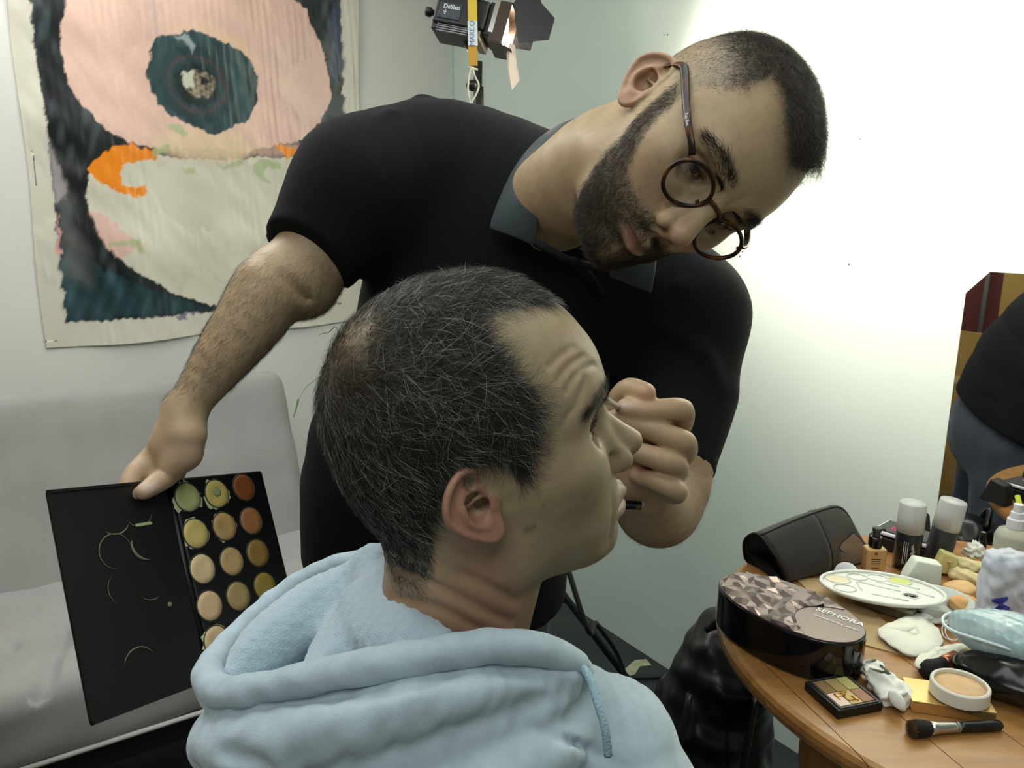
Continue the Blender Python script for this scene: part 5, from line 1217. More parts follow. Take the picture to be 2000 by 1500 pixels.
o_ = oval(72, .975); MB().add(np.concatenate([bc + o_[:, :1] * bu + o_[:, 1:] * bw + V(0, 0, z_) for z_ in (-.0006, .0008)]), [tuple(range(72, 144))] + [(j, (j + 1) % 72, 72 + (j + 1) % 72, 72 + j) for j in range(72)]).build('lid', rose, box)
tc_ = bc + bu * ba * .52 + bw * bb * .02; td = nrm(T(1677, 1222, BH) - T(1600, 1195, BH)); tq = V(-td[1], td[0], 0)
lettering('SEPHORA', .0150, T(1640, 1206, BH) + V(0, 0, .0013), td, tq, wp_, box, bold=True); lettering('blended makeup palette', .0062, T(1632, 1217, BH) + V(0, 0, .0013), td, tq, wp_, box, bold=True)

# --- black mesh pouch
pouch = empty('mesh_pouch', T(1580, 1105), 'black mesh cosmetic pouch lying open behind the oval box', 'pouch')
def P3(px, py, h): return T(px, py, h)
bl, br = T(1530, 1138), T(1690, 1098); ax_ = nrm(br - bl); dp = V(-ax_[1], ax_[0], 0)
if dp @ CF < 0: dp = -dp
N_ = 22; secs = []
for i in range(N_):
    t = i / (N_ - 1); base = bl + (br - bl) * t; hgt = .082 + .024 * math.sin(t * 2.0) - .060 * max(0, (t - .72) / .28) ** 2; dpt = .085 * (1 - .35 * t)
    lean = ax_ * (-.038 * (1 - t)) 
    loop = [base, base + Zv * hgt * .35 - dp * .010 + lean * .3, base + Zv * hgt * .75 + dp * .006 + lean * .75, base + Zv * hgt + dp * .030 + lean, base + Zv * hgt * .72 + dp * (dpt * .75) + lean * .8, base + Zv * hgt * .3 + dp * dpt + lean * .3, base + dp * dpt * .95]
    secs.append(spline(loop, 30, True))
G = np.array(secs)
msh = mat('mesh_fabric', hexc(42, 40, 42), .6, noise=.35, nscale=30, alpha=.86, sheen=.2); msh2 = mat('sheer_mesh_fabric', hexc(66, 64, 60), .6, alpha=.55)
def looped(G, lo, hi, name, m):
    g = G[lo:hi]; g = np.concatenate([g, g[:, :1]], 1); return MB().grid(g).build(name, m, pouch, smooth=True, solid=.0012)
looped(G, 0, 12, 'dark_panel', msh); looped(G, 11, 22, 'sheer_panel', msh2)
bind = mat('black_binding', hexc(24, 25, 27), .6)
for g_ in (G[0], G[11], G[21]): MB().tube(np.concatenate([g_, g_[:1]]), .0018, 6).build('binding', bind, pouch, smooth=True)
MB().tube(G[:, 12], .0026, 6).build('zip', bind, pouch, smooth=True); MB().tube(G[:, 0], .0018, 6).build('binding', bind, pouch, smooth=True)
ctr = G[1].mean(0) + ax_ * .012; k0 = G[0]; n_ = len(k0); MB().add(np.concatenate([k0, [ctr]]), [(j, (j + 1) % n_, n_) for j in range(n_)]).build('gusset', mat('black_gusset', hexc(16, 17, 18), .55), pouch, smooth=True, solid=.001)
MB().add(np.array([T(1457, 1077, .030), T(1478, 1078, .028), T(1550, 1132, .004), T(1535, 1140, .002), T(1490, 1112, .012)]), [(0, 1, 2, 3, 4)]).build('zip_flap', mat('black_gusset', hexc(16, 17, 18), .55), pouch, solid=.0016)

# --- bottles
def bottle_base(px, py): return T(px, py)
c_ = bottle_base(1704, 1112); fdn = empty('foundation_bottle', c_, 'small beige foundation bottle with black pump beside the mesh pouch', 'bottle')
fu, fw_ = frame(T(1725, 1112) - T(1690, 1112)); Rf = np.stack([fu, fw_, Zv], 1)
gl_b = mat('beige_liquid_glass', hexc(206, 164, 112), .18, coat=.6)
MB().box(c_ + Zv * .021, (.034, .024, .042), Rf).build('bottle', gl_b, fdn, bevel=.004, seg=3)
MB().lathe([(.0001, .042), (.0105, .042), (.0105, .060), (.0095, .061), (.0001, .061)], c_, None, 20).build('collar', gb, fdn, smooth=False)
MB().lathe([(.0001, .061), (.006, .061), (.006, .070), (.0075, .071), (.0075, .077), (.0001, .078)], c_, None, 16).build('pump', mat('smoky_plastic', hexc(40, 38, 36), .2), fdn, smooth=False)
MB().box(c_ + Zv * .074 + fu * .008, (.012, .005, .004), Rf).build('spout', mat('smoky_plastic', hexc(40, 38, 36), .2), fdn)
dk = mat('dark_print', hexc(70, 48, 26), .6)
for k_ in range(6): a_ = k_ * 1.047; MB().box(c_ + Rf @ V(.0018 * math.cos(a_) - .003, -.0123, .034 + .0018 * math.sin(a_)), (.0015, .0003, .0015), Rf).build('print', dk, fdn)
for z_, w_ in ((.024, .016), (.020, .014), (.016, .017), (.008, .013)): MB().box(c_ + Rf @ V(-.002, -.0122, z_), (w_, .0003, .0014), Rf).build('print', dk, fdn)

c_ = bottle_base(1768, 1108); spb = empty('spray_bottle', c_, 'tall black spray bottle with frosted white cap in front of the mirror', 'bottle')
MB().lathe([(.018, 0), (.0215, .002), (.0215, .066), (.019, .070), (.001, .071)], c_, None, 32).build('bottle', mat('black_bottle', hexc(26, 27, 30), .25, coat=.3), spb, smooth=True)
fro = mat('frosted_plastic', hexc(222, 224, 222), .35, trans=.35, ior=1.3)
MB().lathe([(.0222, .068), (.0222, .100), (.0215, .118), (.0205, .120), (.001, .1205)], c_, None, 32).build('cap', fro, spb, smooth=True)
MB().lathe([(.010, .071), (.010, .090), (.005, .092), (.005, .110)], c_, None, 16).build('nozzle', mat('white_plastic', hexc(214, 216, 222), .4), spb, smooth=True)
vd = nrm(V(*(CAM - c_)[:2], 0)); vs = V(-vd[1], vd[0], 0)
lettering('All Nighter', .0085, c_ + vd * .0212 + vs * .010 + Zv * .032, nrm(Zv - vs * .12), vs, wp_, spb, font_shear=.3)
for k_ in range(3): MB().box(c_ + vd * .0213 - vs * (.000 + .003 * k_) + Zv * .034, (.0006, .0006, .040)).build('print', wp_, spb)

tilt = nrm(V(0, 0, 1) + CR * .10 + D2 * -.05); R2b = np.stack([nrm(np.cross(V(0, 1, 0), tilt)), np.cross(tilt, nrm(np.cross(V(0, 1, 0), tilt))), tilt], 1); c2b = T(1826, 1102)  # the spray bottle's mirror image, added as a solid tilted bottle
sp2 = empty('spray_bottle', c2b, 'mirror reflection of the black spray bottle, added as a solid tilted bottle', 'bottle')
MB().lathe([(.018, 0), (.0215, .002), (.0215, .066), (.019, .070), (.001, .071)], c2b + Zv * .002, R2b, 32).build('bottle', mat('black_bottle_reflected', hexc(52, 53, 57), .35), sp2, smooth=True)  # paler black puts the dimness of the reflection into the colour
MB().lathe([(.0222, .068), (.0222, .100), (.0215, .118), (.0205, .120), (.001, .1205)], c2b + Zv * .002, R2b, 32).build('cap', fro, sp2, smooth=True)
cse = empty('phone_case_box', T(1760, 1085), 'flat black case with white rim and pink emblem behind the spray bottle', 'case')
cu, cw = frame(T(1815, 1095) - T(1705, 1060)); Rc = np.stack([cu, cw, Zv], 1); k1 = T(1758, 1078, 0) + cw * .02
MB().box(k1 + Zv * .012, (.105, .075, .024), Rc).build('lower_box', mb_, cse, bevel=.002); MB().box(k1 + Zv * .030, (.100, .070, .006), Rc).build('white_rim', mat('white_plastic', hexc(214, 216, 222), .4), cse, bevel=.002)
MB().box(k1 + Zv * .0345, (.088, .058, .003), Rc).build('top_panel', mat('slate_panel', hexc(62, 62, 66), .4), cse, bevel=.001)
for k_ in range(5): a_ = k_ * 1.257; MB().box(k1 + Rc @ V(-.016 + .006 * math.cos(a_), -.010 + .006 * math.sin(a_), .0364), (.005, .005, .0006), Rc).build('emblem', mat('pink_print', hexc(226, 60, 140), .5), cse)
blk2 = T(1722, 1050); MB().prism([(0, 0), (.06, 0), (.052, .045), (.02, .052)], blk2 + cw * .05, cu, Zv, cw, .03).build('storage_bag', mb_, label='small dark grey bag standing against the wall behind the white rimmed case', cat='bag', bevel=.004)

# --- flat boards under the paint palette
brd = MB().prism([(p @ bu, p @ bw) for p in (T(1552, 1130), T(1620, 1133), T(1790, 1262), T(1795, 1290), T(1752, 1278), T(1690, 1262))], V(0, 0, TZ), bu, bw, Zv, .002)
brd.build('cardboard_sheet', mat('beige_board', hexc(176, 150, 108), .7, noise=.2, nscale=20), label='thin beige cardboard sheet under the white paint palette on the table', cat='cardboard')
cs = empty('flat_case', T(1725, 1200, .002), 'flat olive grey eyeshadow case under the white paint palette', 'make-up case')
ou, ow = frame(T(1765, 1225) - T(1690, 1200)); Ro = np.stack([ou, ow, Zv], 1); k2 = T(1728, 1192, .002) + ow * .03
MB().box(k2 + Zv * .006, (.085, .085, .012), Ro).build('base', mat('olive_plastic', hexc(96, 92, 70), .4), cs, bevel=.001); MB().box(k2 + Zv * .0145, (.085, .085, .005), Ro).build('lid', mat('olive_plastic_pale', hexc(150, 144, 118), .4), cs, bevel=.001)

# --- white plastic paint palette
wpl = mat('white_glossy_plastic', hexc(226, 228, 220), .25)
pal_c = T(1722, 1150, .028); pu_, pw2 = frame(T(1850, 1172, .028) - T(1602, 1142, .028)); ra = np.linalg.norm(T(1850, 1172, .028) - T(1602, 1142, .028)) / 2; rb = ra * .62
pt = empty('paint_palette', pal_c, 'white oval plastic paint palette with wells and thumb hole', 'paint palette')
def PT(a, b, h=0): return pal_c + pu_ * a * ra + pw2 * b * rb + Zv * h
n_ = 64; an_ = np.arange(n_) * 2 * np.pi / n_
hole = np.stack([.42 + .13 * np.cos(an_), -.28 + .15 * np.sin(an_)], 1)
outr = np.stack([np.cos(an_), np.sin(an_)], 1)
# plate as ring between outline and thumb hole
vv = np.concatenate([np.array([PT(*p, 0) for p in outr]), np.array([PT(*p, .0015) for p in hole]), np.array([PT(*p, -.002) for p in outr * .99]), np.array([PT(*p, -.002) for p in hole])])
ff = []
for j in range(n_):
    k = (j + 1) % n_; ff += [(j, k, n_ + k, n_ + j), (2 * n_ + k, 2 * n_ + j, 3 * n_ + j, 3 * n_ + k), (n_ + j, n_ + k, 3 * n_ + k, 3 * n_ + j), (k, j, 2 * n_ + j, 2 * n_ + k)]
wmesh('plate', vv, ff, wpl, pt, smooth=False)
MB().tube(np.array([PT(*p, .002) for p in np.concatenate([outr, outr[:2]]) * .985]), .0028, 8, caps=False).build('rim', wpl, pt, smooth=True)
MB().tube(np.array([PT(*p, .0015) for p in np.concatenate([hole, hole[:2]])]), .0014, 6, caps=False).build('thumb_hole_rim', wpl, pt, smooth=True)
wells = [(-.68, .25, .20), (-.62, -.28, .18), (-.34, .58, .17), (.0, .68, .17), (.36, .62, .19), (-.82, .0, .0)]
paints = {0: mat('beige_paint', hexc(220, 206, 176), .5), 4: mat('lime_paint', hexc(200, 208, 120), .4)}
for k_, (a_, b_, r_) in enumerate(wells[:5]):
    rg_ = np.array([PT(a_ + r_ * math.cos(t), b_ + 1.25 * r_ * math.sin(t), .0012) for t in np.linspace(0, 2 * np.pi, 29)]); MB().tube(rg_, .0012, 6, caps=False).build('well', wpl, pt, smooth=True)
    if k_ in paints: MB().add(np.concatenate([rg_[:-1] * .9 + rg_[:-1].mean(0) * .1 + Zv * .0002, [rg_.mean(0) + Zv * .0008]]), [(j, (j + 1) % 28, 28) for j in range(28)]).build('paint_smear', paints[k_], pt, smooth=True)
for a0, b0, a1, b1 in ((-.35, .25, .28, -.10), (-.05, .40, .30, .22), (.30, .42, .62, .20), (-.2, -.45, .35, -.62), (.55, .0, .8, -.2), (-.38, .2, -.35, -.3)): MB().tube([PT(a0, b0, .0012), PT(a1, b1, .0012)], .0016, 6).build('divider', wpl, pt, smooth=True)
MB().lathe([(.001, -.001), (.0185, -.001), (.0195, .002), (.0195, .008), (.018, .009), (.001, .0085)], T(1655, 1122, .018), np.stack([cu, Zv, -cw], 1) @ np.array([[1, 0, 0], [0, .94, .34], [0, -.34, .94]]), 28).build('jar_lid', mat('white_plastic', hexc(214, 216, 222), .4), label='small round white jar lid propped behind the paint palette', cat='lid', smooth=True)

# --- sponges, puffs, pads
def blob(name, c, r, m, label, cat, R=None, amp=.002, sc=60, seed=0, k=None, h=.0022, group=None, cut=None):
    c = np.asarray(c); e = np.abs(R) @ np.asarray(r) if R is not None else np.asarray(r)
    f = Field(c - e - .008, c + e + .008, h); f.ell(c, r, 0, R=R)
    if k: k(f, c)
    if cut is not None: f.op(lambda X, Y, Z: Z - cut + 0 * X + 0 * Y, c - e - .01, V(c[0] + e[0] + .01, c[1] + e[1] + .01, cut), .002, sub=True)
    v, F = f.mesh(1); v = v + vnormals(v, F) * (amp * vnoise(v, sc, seed))[:, None]
    return wmesh(name, v, F, m, label=label, cat=cat, group=group)
wf = mat('white_foam', hexc(218, 224, 210), .9, bump=.2, bscale=300)
f1 = MB(); cb_ = T(1800, 1148, .012); su, sw = frame(T(1835, 1150) - T(1775, 1146)); f1.prism([(-.028, 0), (.030, 0), (.028, .040), (-.012, .046), (-.024, .02)], cb_ + sw * .0, su, Zv, sw, .026)
f1.build('foam_wedge', wf, label='white foam block with cut corner behind the lime paint well', cat='sponge', bevel=.003)
ys = mat('yellow_sponge', hexc(208, 202, 138), .95, bump=.5, bscale=260)
f2 = MB(); f2.prism([(-.018, 0), (.016, 0), (.020, .030), (-.006, .040)], T(1846, 1122, .004), su, Zv, sw, .022); f2.build('wedge_sponge', ys, label='pale yellow wedge sponge beside the white foam block', cat='sponge', bevel=.003)
f3 = MB(); f3.prism([(-.02, 0), (.03, 0), (.03, .012), (-.02, .004)], T(1802, 1092, .004), su, Zv, sw, .02); f3.build('wedge_sponge', ys, label='flat yellow sponge wedge behind the white foam block', cat='sponge', bevel=.002)
cr = mat('cream_puff', hexc(222, 208, 160), .95, bump=.4, bscale=200)
for k_, (p0, p1, lab) in enumerate((((1862, 1098), (1930, 1112), 'upper of two cream rolled sponges beside the plastic bag'), ((1868, 1122), (1932, 1138), 'lower of two cream rolled sponges beside the plastic bag'))):
    a_, b_ = T(*p0, .018 - .008 * k_), T(*p1, .016 - .006 * k_); f = Field(np.minimum(a_, b_) - .02, np.maximum(a_, b_) + .02, .0022); f.chain([a_, b_], [.012, .010 ], 0); v, F = f.mesh(1); v = v + vnormals(v, F) * (.0014 * vnoise(v, 130, 60 + k_))[:, None]; wmesh('rolled_sponge', v, F, cr, label=lab, cat='sponge')
pch = mat('peach_sponge', hexc(228, 190, 136), .95, bump=.3, bscale=260); tan = mat('tan_sponge', hexc(206, 160, 106), .95, bump=.3, bscale=260)
blob('makeup_sponge', T(1876, 1150, .012), (.028, .020, .012), pch, 'rounded peach make-up sponge below the cream rolls', 'sponge', seed=61, amp=.0012)
blob('makeup_sponge', T(1884, 1180, .012), (.024, .018, .014), tan, 'tan make-up sponge half hidden behind the aqua pouch', 'sponge', seed=62, amp=.0012)
# crumpled white things
tis = mat('white_tissue', hexc(240, 240, 232), .95, sheen=.2)
def crumple(name, pxs, hts, rads, label, cat, amp, sc, seed):
    pts = [T(x, y, h) for (x, y), h in zip(pxs, hts)]; lo = np.min(pts, 0) - .035; hi = np.max(pts, 0) + .035; f = Field(lo, hi, .0018); f.chain(pts, rads, .004, n=3 * len(pts))
    f.op(lambda X, Y, Z: Z - TZ - .0008 + 0 * X + 0 * Y, lo, V(hi[0], hi[1], TZ), .001, sub=True)
    v, F = f.mesh(0); N = vnormals(v, F); r_ = 1 - np.abs(vnoise(v, sc, seed)) * 1.3; v = v + N * (amp * np.clip(r_, -1, 1) + amp * .5 * vnoise(v, sc * 2.3, seed + 1))[:, None] * sm(v[:, 2], TZ, TZ + .006)[:, None]
    return wmesh(name, v, F, tis, label=label, cat=cat)
tl_ = np.minimum(T(1690, 1290), T(1770, 1390)) - .03; th_ = np.maximum(T(1690, 1290), T(1770, 1390)) + .03; f = Field(tl_, th_, .0016); rgt = np.random.default_rng(21)
for i in range(26):
    t = rgt.random(); c_ = T(1700 + 62 * t + rgt.normal() * 7, 1304 + 68 * t + rgt.normal() * 5, .004 + rgt.random() * .016); q_, _ = np.linalg.qr(rgt.normal(size=(3, 3))); w_ = .55 + .6 * math.sin(math.pi * min(1, .2 + t * .75)); f.ell(c_, (.019 * w_, .012 * w_, .0042), .003, R=q_)
f.ell(T(1718, 1322, .008), (.018, .014, .009), .004); f.ell(T(1746, 1352, .010), (.024, .020, .012), .004)
f.op(lambda X, Y, Z: Z - TZ - .0008 + 0 * X + 0 * Y, tl_, V(th_[0], th_[1], TZ), .001, sub=True)
v, F = f.mesh(1); wmesh('crumpled_tissue', v, F, tis, label='crumpled white tissue between the contour palette and gold box', cat='tissue')
crumple('tissue_rosette', [(1893, 1078), (1905, 1072), (1916, 1082)], [.028, .034, .028], [.008, .010, .008], 'small ruffled white tissue near the black tube', 'tissue', .004, 150, 72)
pad = mat('cotton_pad', hexc(228, 228, 214), .95, bump=.3, bscale=150)
def sheet(name, outline, h0, h1, m, label, cat, thick=.005, seed=0, par=None):
    """soft flat pad: outline in pixels on the table, height varying h0..h1"""
    o = spline([T(x, y, h0) for x, y in outline], 40, True); c = o.mean(0); rr_ = [1., .97, .7, .4, .15]
    G = np.array([c + (o - c) * s for s in rr_]); G[..., 2] += (h1 - h0) * np.array([0, .3, .8, 1, 1])[:, None] + .0022 * vnoise(G.reshape(-1, 3), 55, seed).reshape(G.shape[:2]); G = np.concatenate([G, G[:, :1]], 1)
    mb = MB().grid(G); mb.add(np.concatenate([G[-1][:-1], [G[-1].mean(0)]]), [(j, (j + 1) % 40, 40) for j in range(40)])
    return mb.build(name, m, par, smooth=True, solid=thick, label=label, cat=cat)
sheet('cotton_pad', [(1716, 1236), (1760, 1215), (1792, 1203), (1822, 1222), (1840, 1250), (1828, 1268), (1800, 1280), (1770, 1278), (1740, 1262)], .006, .012, pad, 'large square white cotton pad right of the oval box', 'cotton pad', .006, 73)
sheet('foam_strip', [(1788, 1300), (1800, 1278), (1835, 1268), (1870, 1258), (1890, 1262), (1870, 1275), (1835, 1290), (1805, 1304)], .014, .017, pad, 'narrow white foam strip lying on the black brush head', 'foam strip', .004, 74)
bowl = mat('milky_plastic', hexc(220, 228, 222), .2, trans=.25, ior=1.3)
c_ = T(1832, 1200); MB().lathe([(.001, .002), (.030, .002), (.040, .012), (.046, .026), (.047, .028), (.045, .027), (.038, .013), (.029, .004), (.001, .004)], c_, None, 36).build('mixing_bowl', bowl, label='milky white plastic mixing bowl under the edge of the paint palette', cat='bowl', smooth=True)
crumple('folded_wipe', [(1800, 1206), (1840, 1210), (1878, 1216)], [.006, .008, .008], [.006, .008, .006], 'folded white wipe in front of the mixing bowl', 'wipe', .002, 90, 75)
lo_ = mat('white_elastic', hexc(226, 226, 222), .8)
mk = empty('ear_loops', T(1858, 1236), 'thin white elastic loops dangling beside the aqua pouch', 'elastic')
for s_ in (0, 6): MB().tube(spline([T(1872, 1205, .016), T(1855 - s_, 1212, .02), T(1846 - s_, 1228, .010), T(1852 - s_, 1246, .004), T(1868, 1250, .004), T(1874, 1232, .01)], 30, True), .0008, 6).build('loop', lo_, mk, smooth=True)
# black brush head under the foam strip
kb = empty('kabuki_brush', T(1840, 1300), 'short black kabuki brush under the white foam strip', 'brush')
ku, kw = frame(T(1880, 1275) - T(1800, 1312)); Rk = np.stack([Zv, kw, ku], 1)
MB().lathe([(.003, 0), (.010, .003), (.0125, .016), (.009, .030), (.008, .045), (.001, .046)], T(1804, 1312, .0125), Rk, 22).build('bristles', mat('black_bristle', hexc(16, 15, 16), .8, bump=.6, bscale=400), kb, smooth=True)
MB().lathe([(.008, .044), (.009, .05), (.009, .072), (.006, .075)], T(1804, 1312, .0125), Rk, 18).build('ferrule', mat('copper', hexc(190, 120, 86), .25, metal=.9), kb, smooth=True)
# --- six-pan palette
q0, q1, q2, q3_ = T(1573, 1350), T(1645, 1326), T(1724, 1388), T(1640, 1410); qc = (q0 + q1 + q2 + q3_) / 4; qu, qw = frame(q3_ - q0); qs1 = np.linalg.norm(q3_ - q0); qs2 = np.linalg.norm(q1 - q0); Rq = np.stack([qu, qw, Zv], 1)
es = empty('contour_palette', qc, 'square black contour palette with six powder pans and gold emblem', 'make-up palette')
MB().box(qc + Zv * .006, (qs1, qs2, .012), Rq).build('case', mb_, es, bevel=.002)
pcs = [hexc(140, 110, 74), hexc(170, 148, 92), hexc(188, 178, 112), hexc(170, 128, 104), hexc(206, 178, 120), hexc(240, 214, 198)]
inner1, inner2 = qs1 * .82, qs2 * .78
for i in range(2):
    for j in range(3):
        cc_ = qc + qu * (-inner1 / 4 + inner1 / 2 * i) + qw * (-inner2 / 3 + inner2 / 3 * j); MB().box(cc_ + Zv * .0123, (inner1 / 2 - .0012, inner2 / 3 - .0012, .0016), Rq).build('powder_pan', mat('powder_%d' % (i * 3 + j), pcs[(i * 3 + (j if i == 0 else 2 - j))], .8), es)
gold = mat('gold_foil', hexc(212, 170, 74), .2, metal=.9)
for a0, b0, a1, b1 in ((.06, -.26, .06, .02), (.06, -.26, .24, -.26), (.14, -.12, .30, -.12), (.30, -.12, .30, .06), (.20, .02, .36, .06), (.14, -.26, .14, -.06), (.02, -.10, .14, -.06)): MB().tube([qc + qu * a0 * qs1 + qw * b0 * qs2 + Zv * .0140, qc + qu * a1 * qs1 + qw * b1 * qs2 + Zv * .0140], .0007, 6).build('gold_emblem', gold, es, smooth=True)
fr = MB()
for s_, c2_ in (((qs1 * .9, .0016, .0016), (0, qs2 * .42)), ((qs1 * .9, .0016, .0016), (0, -qs2 * .42)), ((.0016, qs2 * .84, .0016), (qs1 * .45, 0)), ((.0016, qs2 * .84, .0016), (-qs1 * .45, 0))): fr.box(qc + qu * c2_[0] + qw * c2_[1] + Zv * .0127, s_, Rq)
fr.build('window_frame', mat('dark_grey_plastic', hexc(70, 70, 72), .3), es)
# --- gold box and powder jar
g0_, g1_, g2_ = T(1772, 1322, .016), T(1782, 1368, .016), T(1948, 1392, .016); gu, gw = frame(g2_ - g1_); gR = np.stack([gu, gw, Zv], 1); gl_ = np.linalg.norm(g2_ - g1_); gdp = abs((g0_ - g1_) @ gw); gc = (g1_ + g2_) / 2 + gw * gdp / 2 - Zv * .016
MB().box(gc + Zv * .0078, (gl_, gdp, .0155), gR).build('gold_box', mat('gold_card', hexc(222, 188, 126), .25, metal=.8), label='flat shiny gold box under the white powder jar', cat='box', bevel=.0008)
jc = T(1872, 1360, .0160); jar = empty('powder_jar', jc, 'round white jar of beige powder resting on the gold box', 'jar')
MB().lathe([(.030, 0), (.0335, .002), (.0335, .018), (.031, .020), (.029, .019), (.029, .010), (.001, .010)], jc, None, 40).build('jar', mat('white_jar', hexc(228, 226, 214), .35), jar, smooth=False, bevel=.0008)
MB().lathe([(.0288, .010), (.0285, .0145), (.015, .0152), (.001, .0158)], jc, None, 32).build('powder', mat('beige_powder', hexc(216, 180, 140), .95, noise=.15, nscale=60, bump=.2, bscale=200), jar, smooth=True)
# --- black patent pouch at the right
pv_ = mat('black_patent', hexc(14, 15, 15), .2, bump=.12, bscale=30)
def pk(f, c): f.ell(c + V(.03, .01, .004), (.05, .035, .022), .02)
blob('vinyl_pouch', T(1965, 1325, .026), (.062, .036, .022), pv_, 'shiny black vinyl pouch behind the powder jar', 'pouch', R=np.stack(list(frame(T(2000, 1345) - T(1890, 1300))) + [Zv], 1), amp=.0014, sc=34, seed=80, k=pk)
# --- aqua pouch, bag, bottle
aq = mat('aqua_plastic', hexc(176, 218, 224), .16, trans=.30, ior=1.25, bump=.2, bscale=45, noise=.8, nscale=18, col2=hexc(222, 230, 232), coat=.5)
aqp = empty('toiletry_pouch', T(1940, 1225, .030), 'glossy transparent aqua plastic pouch above the black vinyl pouch', 'pouch')
Ra = np.stack(list(frame(T(2010, 1250) - T(1880, 1210))) + [Zv], 1); ca = T(1950, 1240, .062); f = Field(ca - .09, ca + .09, .0022); f.ell(ca, (.060, .034, .030), 0, R=Ra); f.ell(ca + Ra @ V(.03, .0, .002), (.05, .032, .028), .02, R=Ra); v, F = f.mesh(1); v = v + vnormals(v, F) * (.0016 * vnoise(v, 42, 81) + .0006 * vnoise(v, 100, 82))[:, None]; wmesh('pouch_body', v, F, aq, aqp)
rm_ = np.array([ca + Ra @ V(.066 * math.cos(t), .037 * math.sin(t), .003 * math.sin(3 * t)) for t in np.linspace(0, 2 * np.pi, 49)]); MB().tube(rm_, .0022, 8, caps=False).build('seam', mat('clear_seam', hexc(206, 226, 228), .2), aqp, smooth=True)
vb = mat('clear_plastic', hexc(214, 220, 206), .12, trans=.5, ior=1.25); wpm = mat('white_plastic', hexc(214, 216, 222), .4)
cb2 = T(1968, 1128); pb = empty('pump_bottle', cb2, 'clear plastic bottle with white spray top behind the printed bag', 'bottle')
MB().lathe([(.026, 0), (.029, .003), (.029, .075), (.024, .086), (.012, .090), (.001, .090)], cb2, None, 30).build('bottle', vb, pb, smooth=True)
MB().lathe([(.013, .088), (.014, .092), (.014, .106), (.011, .108), (.010, .118), (.0075, .119), (.0075, .132), (.001, .133)], cb2, None, 22).build('spray_top', wpm, pb, smooth=False)
bagm = mat('printed_bag', hexc(214, 218, 226), .25, trans=.15, ior=1.2, bump=.8, bscale=40, noise=.35, nscale=24, col2=hexc(180, 186, 210))
pbg = empty('plastic_bag', T(1972, 1180), 'crinkled white plastic bag with blue lettering beside the cream sponges', 'bag')
cb3 = T(1985, 1182, .045); Rg = np.stack(list(frame(T(2040, 1190) - T(1930, 1180))) + [Zv], 1); f = Field(cb3 - .10, cb3 + .10, .0026); rbox(f, cb3 + Zv * .018, (.052, .022, .064), Rg, .018); v, F = f.mesh(1); v = v + vnormals(v, F) * (.0018 * vnoise(v, 45, 83) + .0012 * vnoise(v, 110, 84))[:, None]; wmesh('bag', v, F, bagm, pbg)
bi = mat('blue_ink', hexc(58, 66, 160), .5); lettering('MUV', .030, cb3 + Rg @ V(-.028, -.0262, -.008), Rg @ V(.28, 0, -.96), Rg @ V(.96, 0, .28), bi, pbg, bold=True); lettering('LA', .034, cb3 + Rg @ V(.018, -.0262, .022), Rg @ V(.75, 0, .66), Rg @ V(-.66, 0, .75), bi, pbg, bold=True)
# sticks and tubes
MB().tube([T(1852, 1100, .0), T(1857, 1098, .055)], .0032, 8, flat=.6).build('wooden_spatula', mat('birch', hexc(206, 160, 110), .6), label='short wooden stick standing behind the yellow wedge sponge', cat='stick', smooth=True)
c_ = T(1915, 1085); MB().lathe([(.007, 0), (.0075, .002), (.0075, .028), (.006, .030), (.006, .046), (.001, .047)], c_, None, 16).build('mascara_tube', gb, label='small black make-up tube behind the ruffled tissue', cat='tube', smooth=False)
cup = empty('pencil_cup', T(2035, 1105), 'clear cup at the right edge holding fluorescent pencils', 'cup')
cc3 = T(2030, 1108); MB().lathe([(.026, 0), (.028, .002), (.030, .07), (.029, .07), (.027, .004), (.001, .004)], cc3, None, 24).build('cup', vb, cup, smooth=True)
yl = mat('fluorescent_yellow', hexc(206, 220, 50), .4)
for k_, (p0, p1, lab) in enumerate((((2020, 1108), (1987, 968), 'fluorescent yellow pencil leaning furthest out of the clear cup'), ((2032, 1106), (2006, 974), 'second fluorescent yellow pencil in the clear cup'))):
    a_ = T(*p0, .006); dd = np.linalg.norm((a_ - CAM)) ; b_ = unproj(p1[0], p1[1], (a_ - CAM) @ CF + .0)
    MB().tube([a_, a_ + (b_ - a_)], .0045, 8).build('pencil', yl, label=lab, cat='pencil', smooth=True)
# --- foreground brush
b0_, b1_ = T(1800, 1424, .008), T(1956, 1416, .006); du = nrm(b1_ - b0_); Rb_ = np.stack([nrm(np.cross(V(0, 0, 1), du)), np.cross(du, nrm(np.cross(V(0, 0, 1), du))), du], 1); LN = np.linalg.norm(b1_ - b0_)
fb_ = empty('makeup_brush', b0_, 'flat-topped make-up brush with silver ferrule lying at the table edge', 'brush')
bt = b0_ - du * .012; MB().lathe([(.006, 0), (.0098, .001), (.0105, .006), (.0098, .014), (.0080, .022), (.001, .022)], bt + Zv * .001, Rb_, 24).build('bristles', mat('two_tone_bristle', hexc(20, 18, 20), .85, bump=.8, bscale=500), fb_, smooth=True)
rg2 = np.random.default_rng(6); nb = 1500; a_ = rg2.random(nb) * 6.283; r_ = np.sqrt(rg2.random(nb)) * .0098
rt = bt + Zv * .001 + np.stack([r_ * np.cos(a_), r_ * np.sin(a_)], 1) @ Rb_[:, :2].T + du * .004; pl = np.stack([rt, rt - du * .004 + rg2.normal(size=(nb, 3)) * .0003, rt - du * rg2.uniform(.006, .0085, (nb, 1)) + rg2.normal(size=(nb, 3)) * .0006], 1)
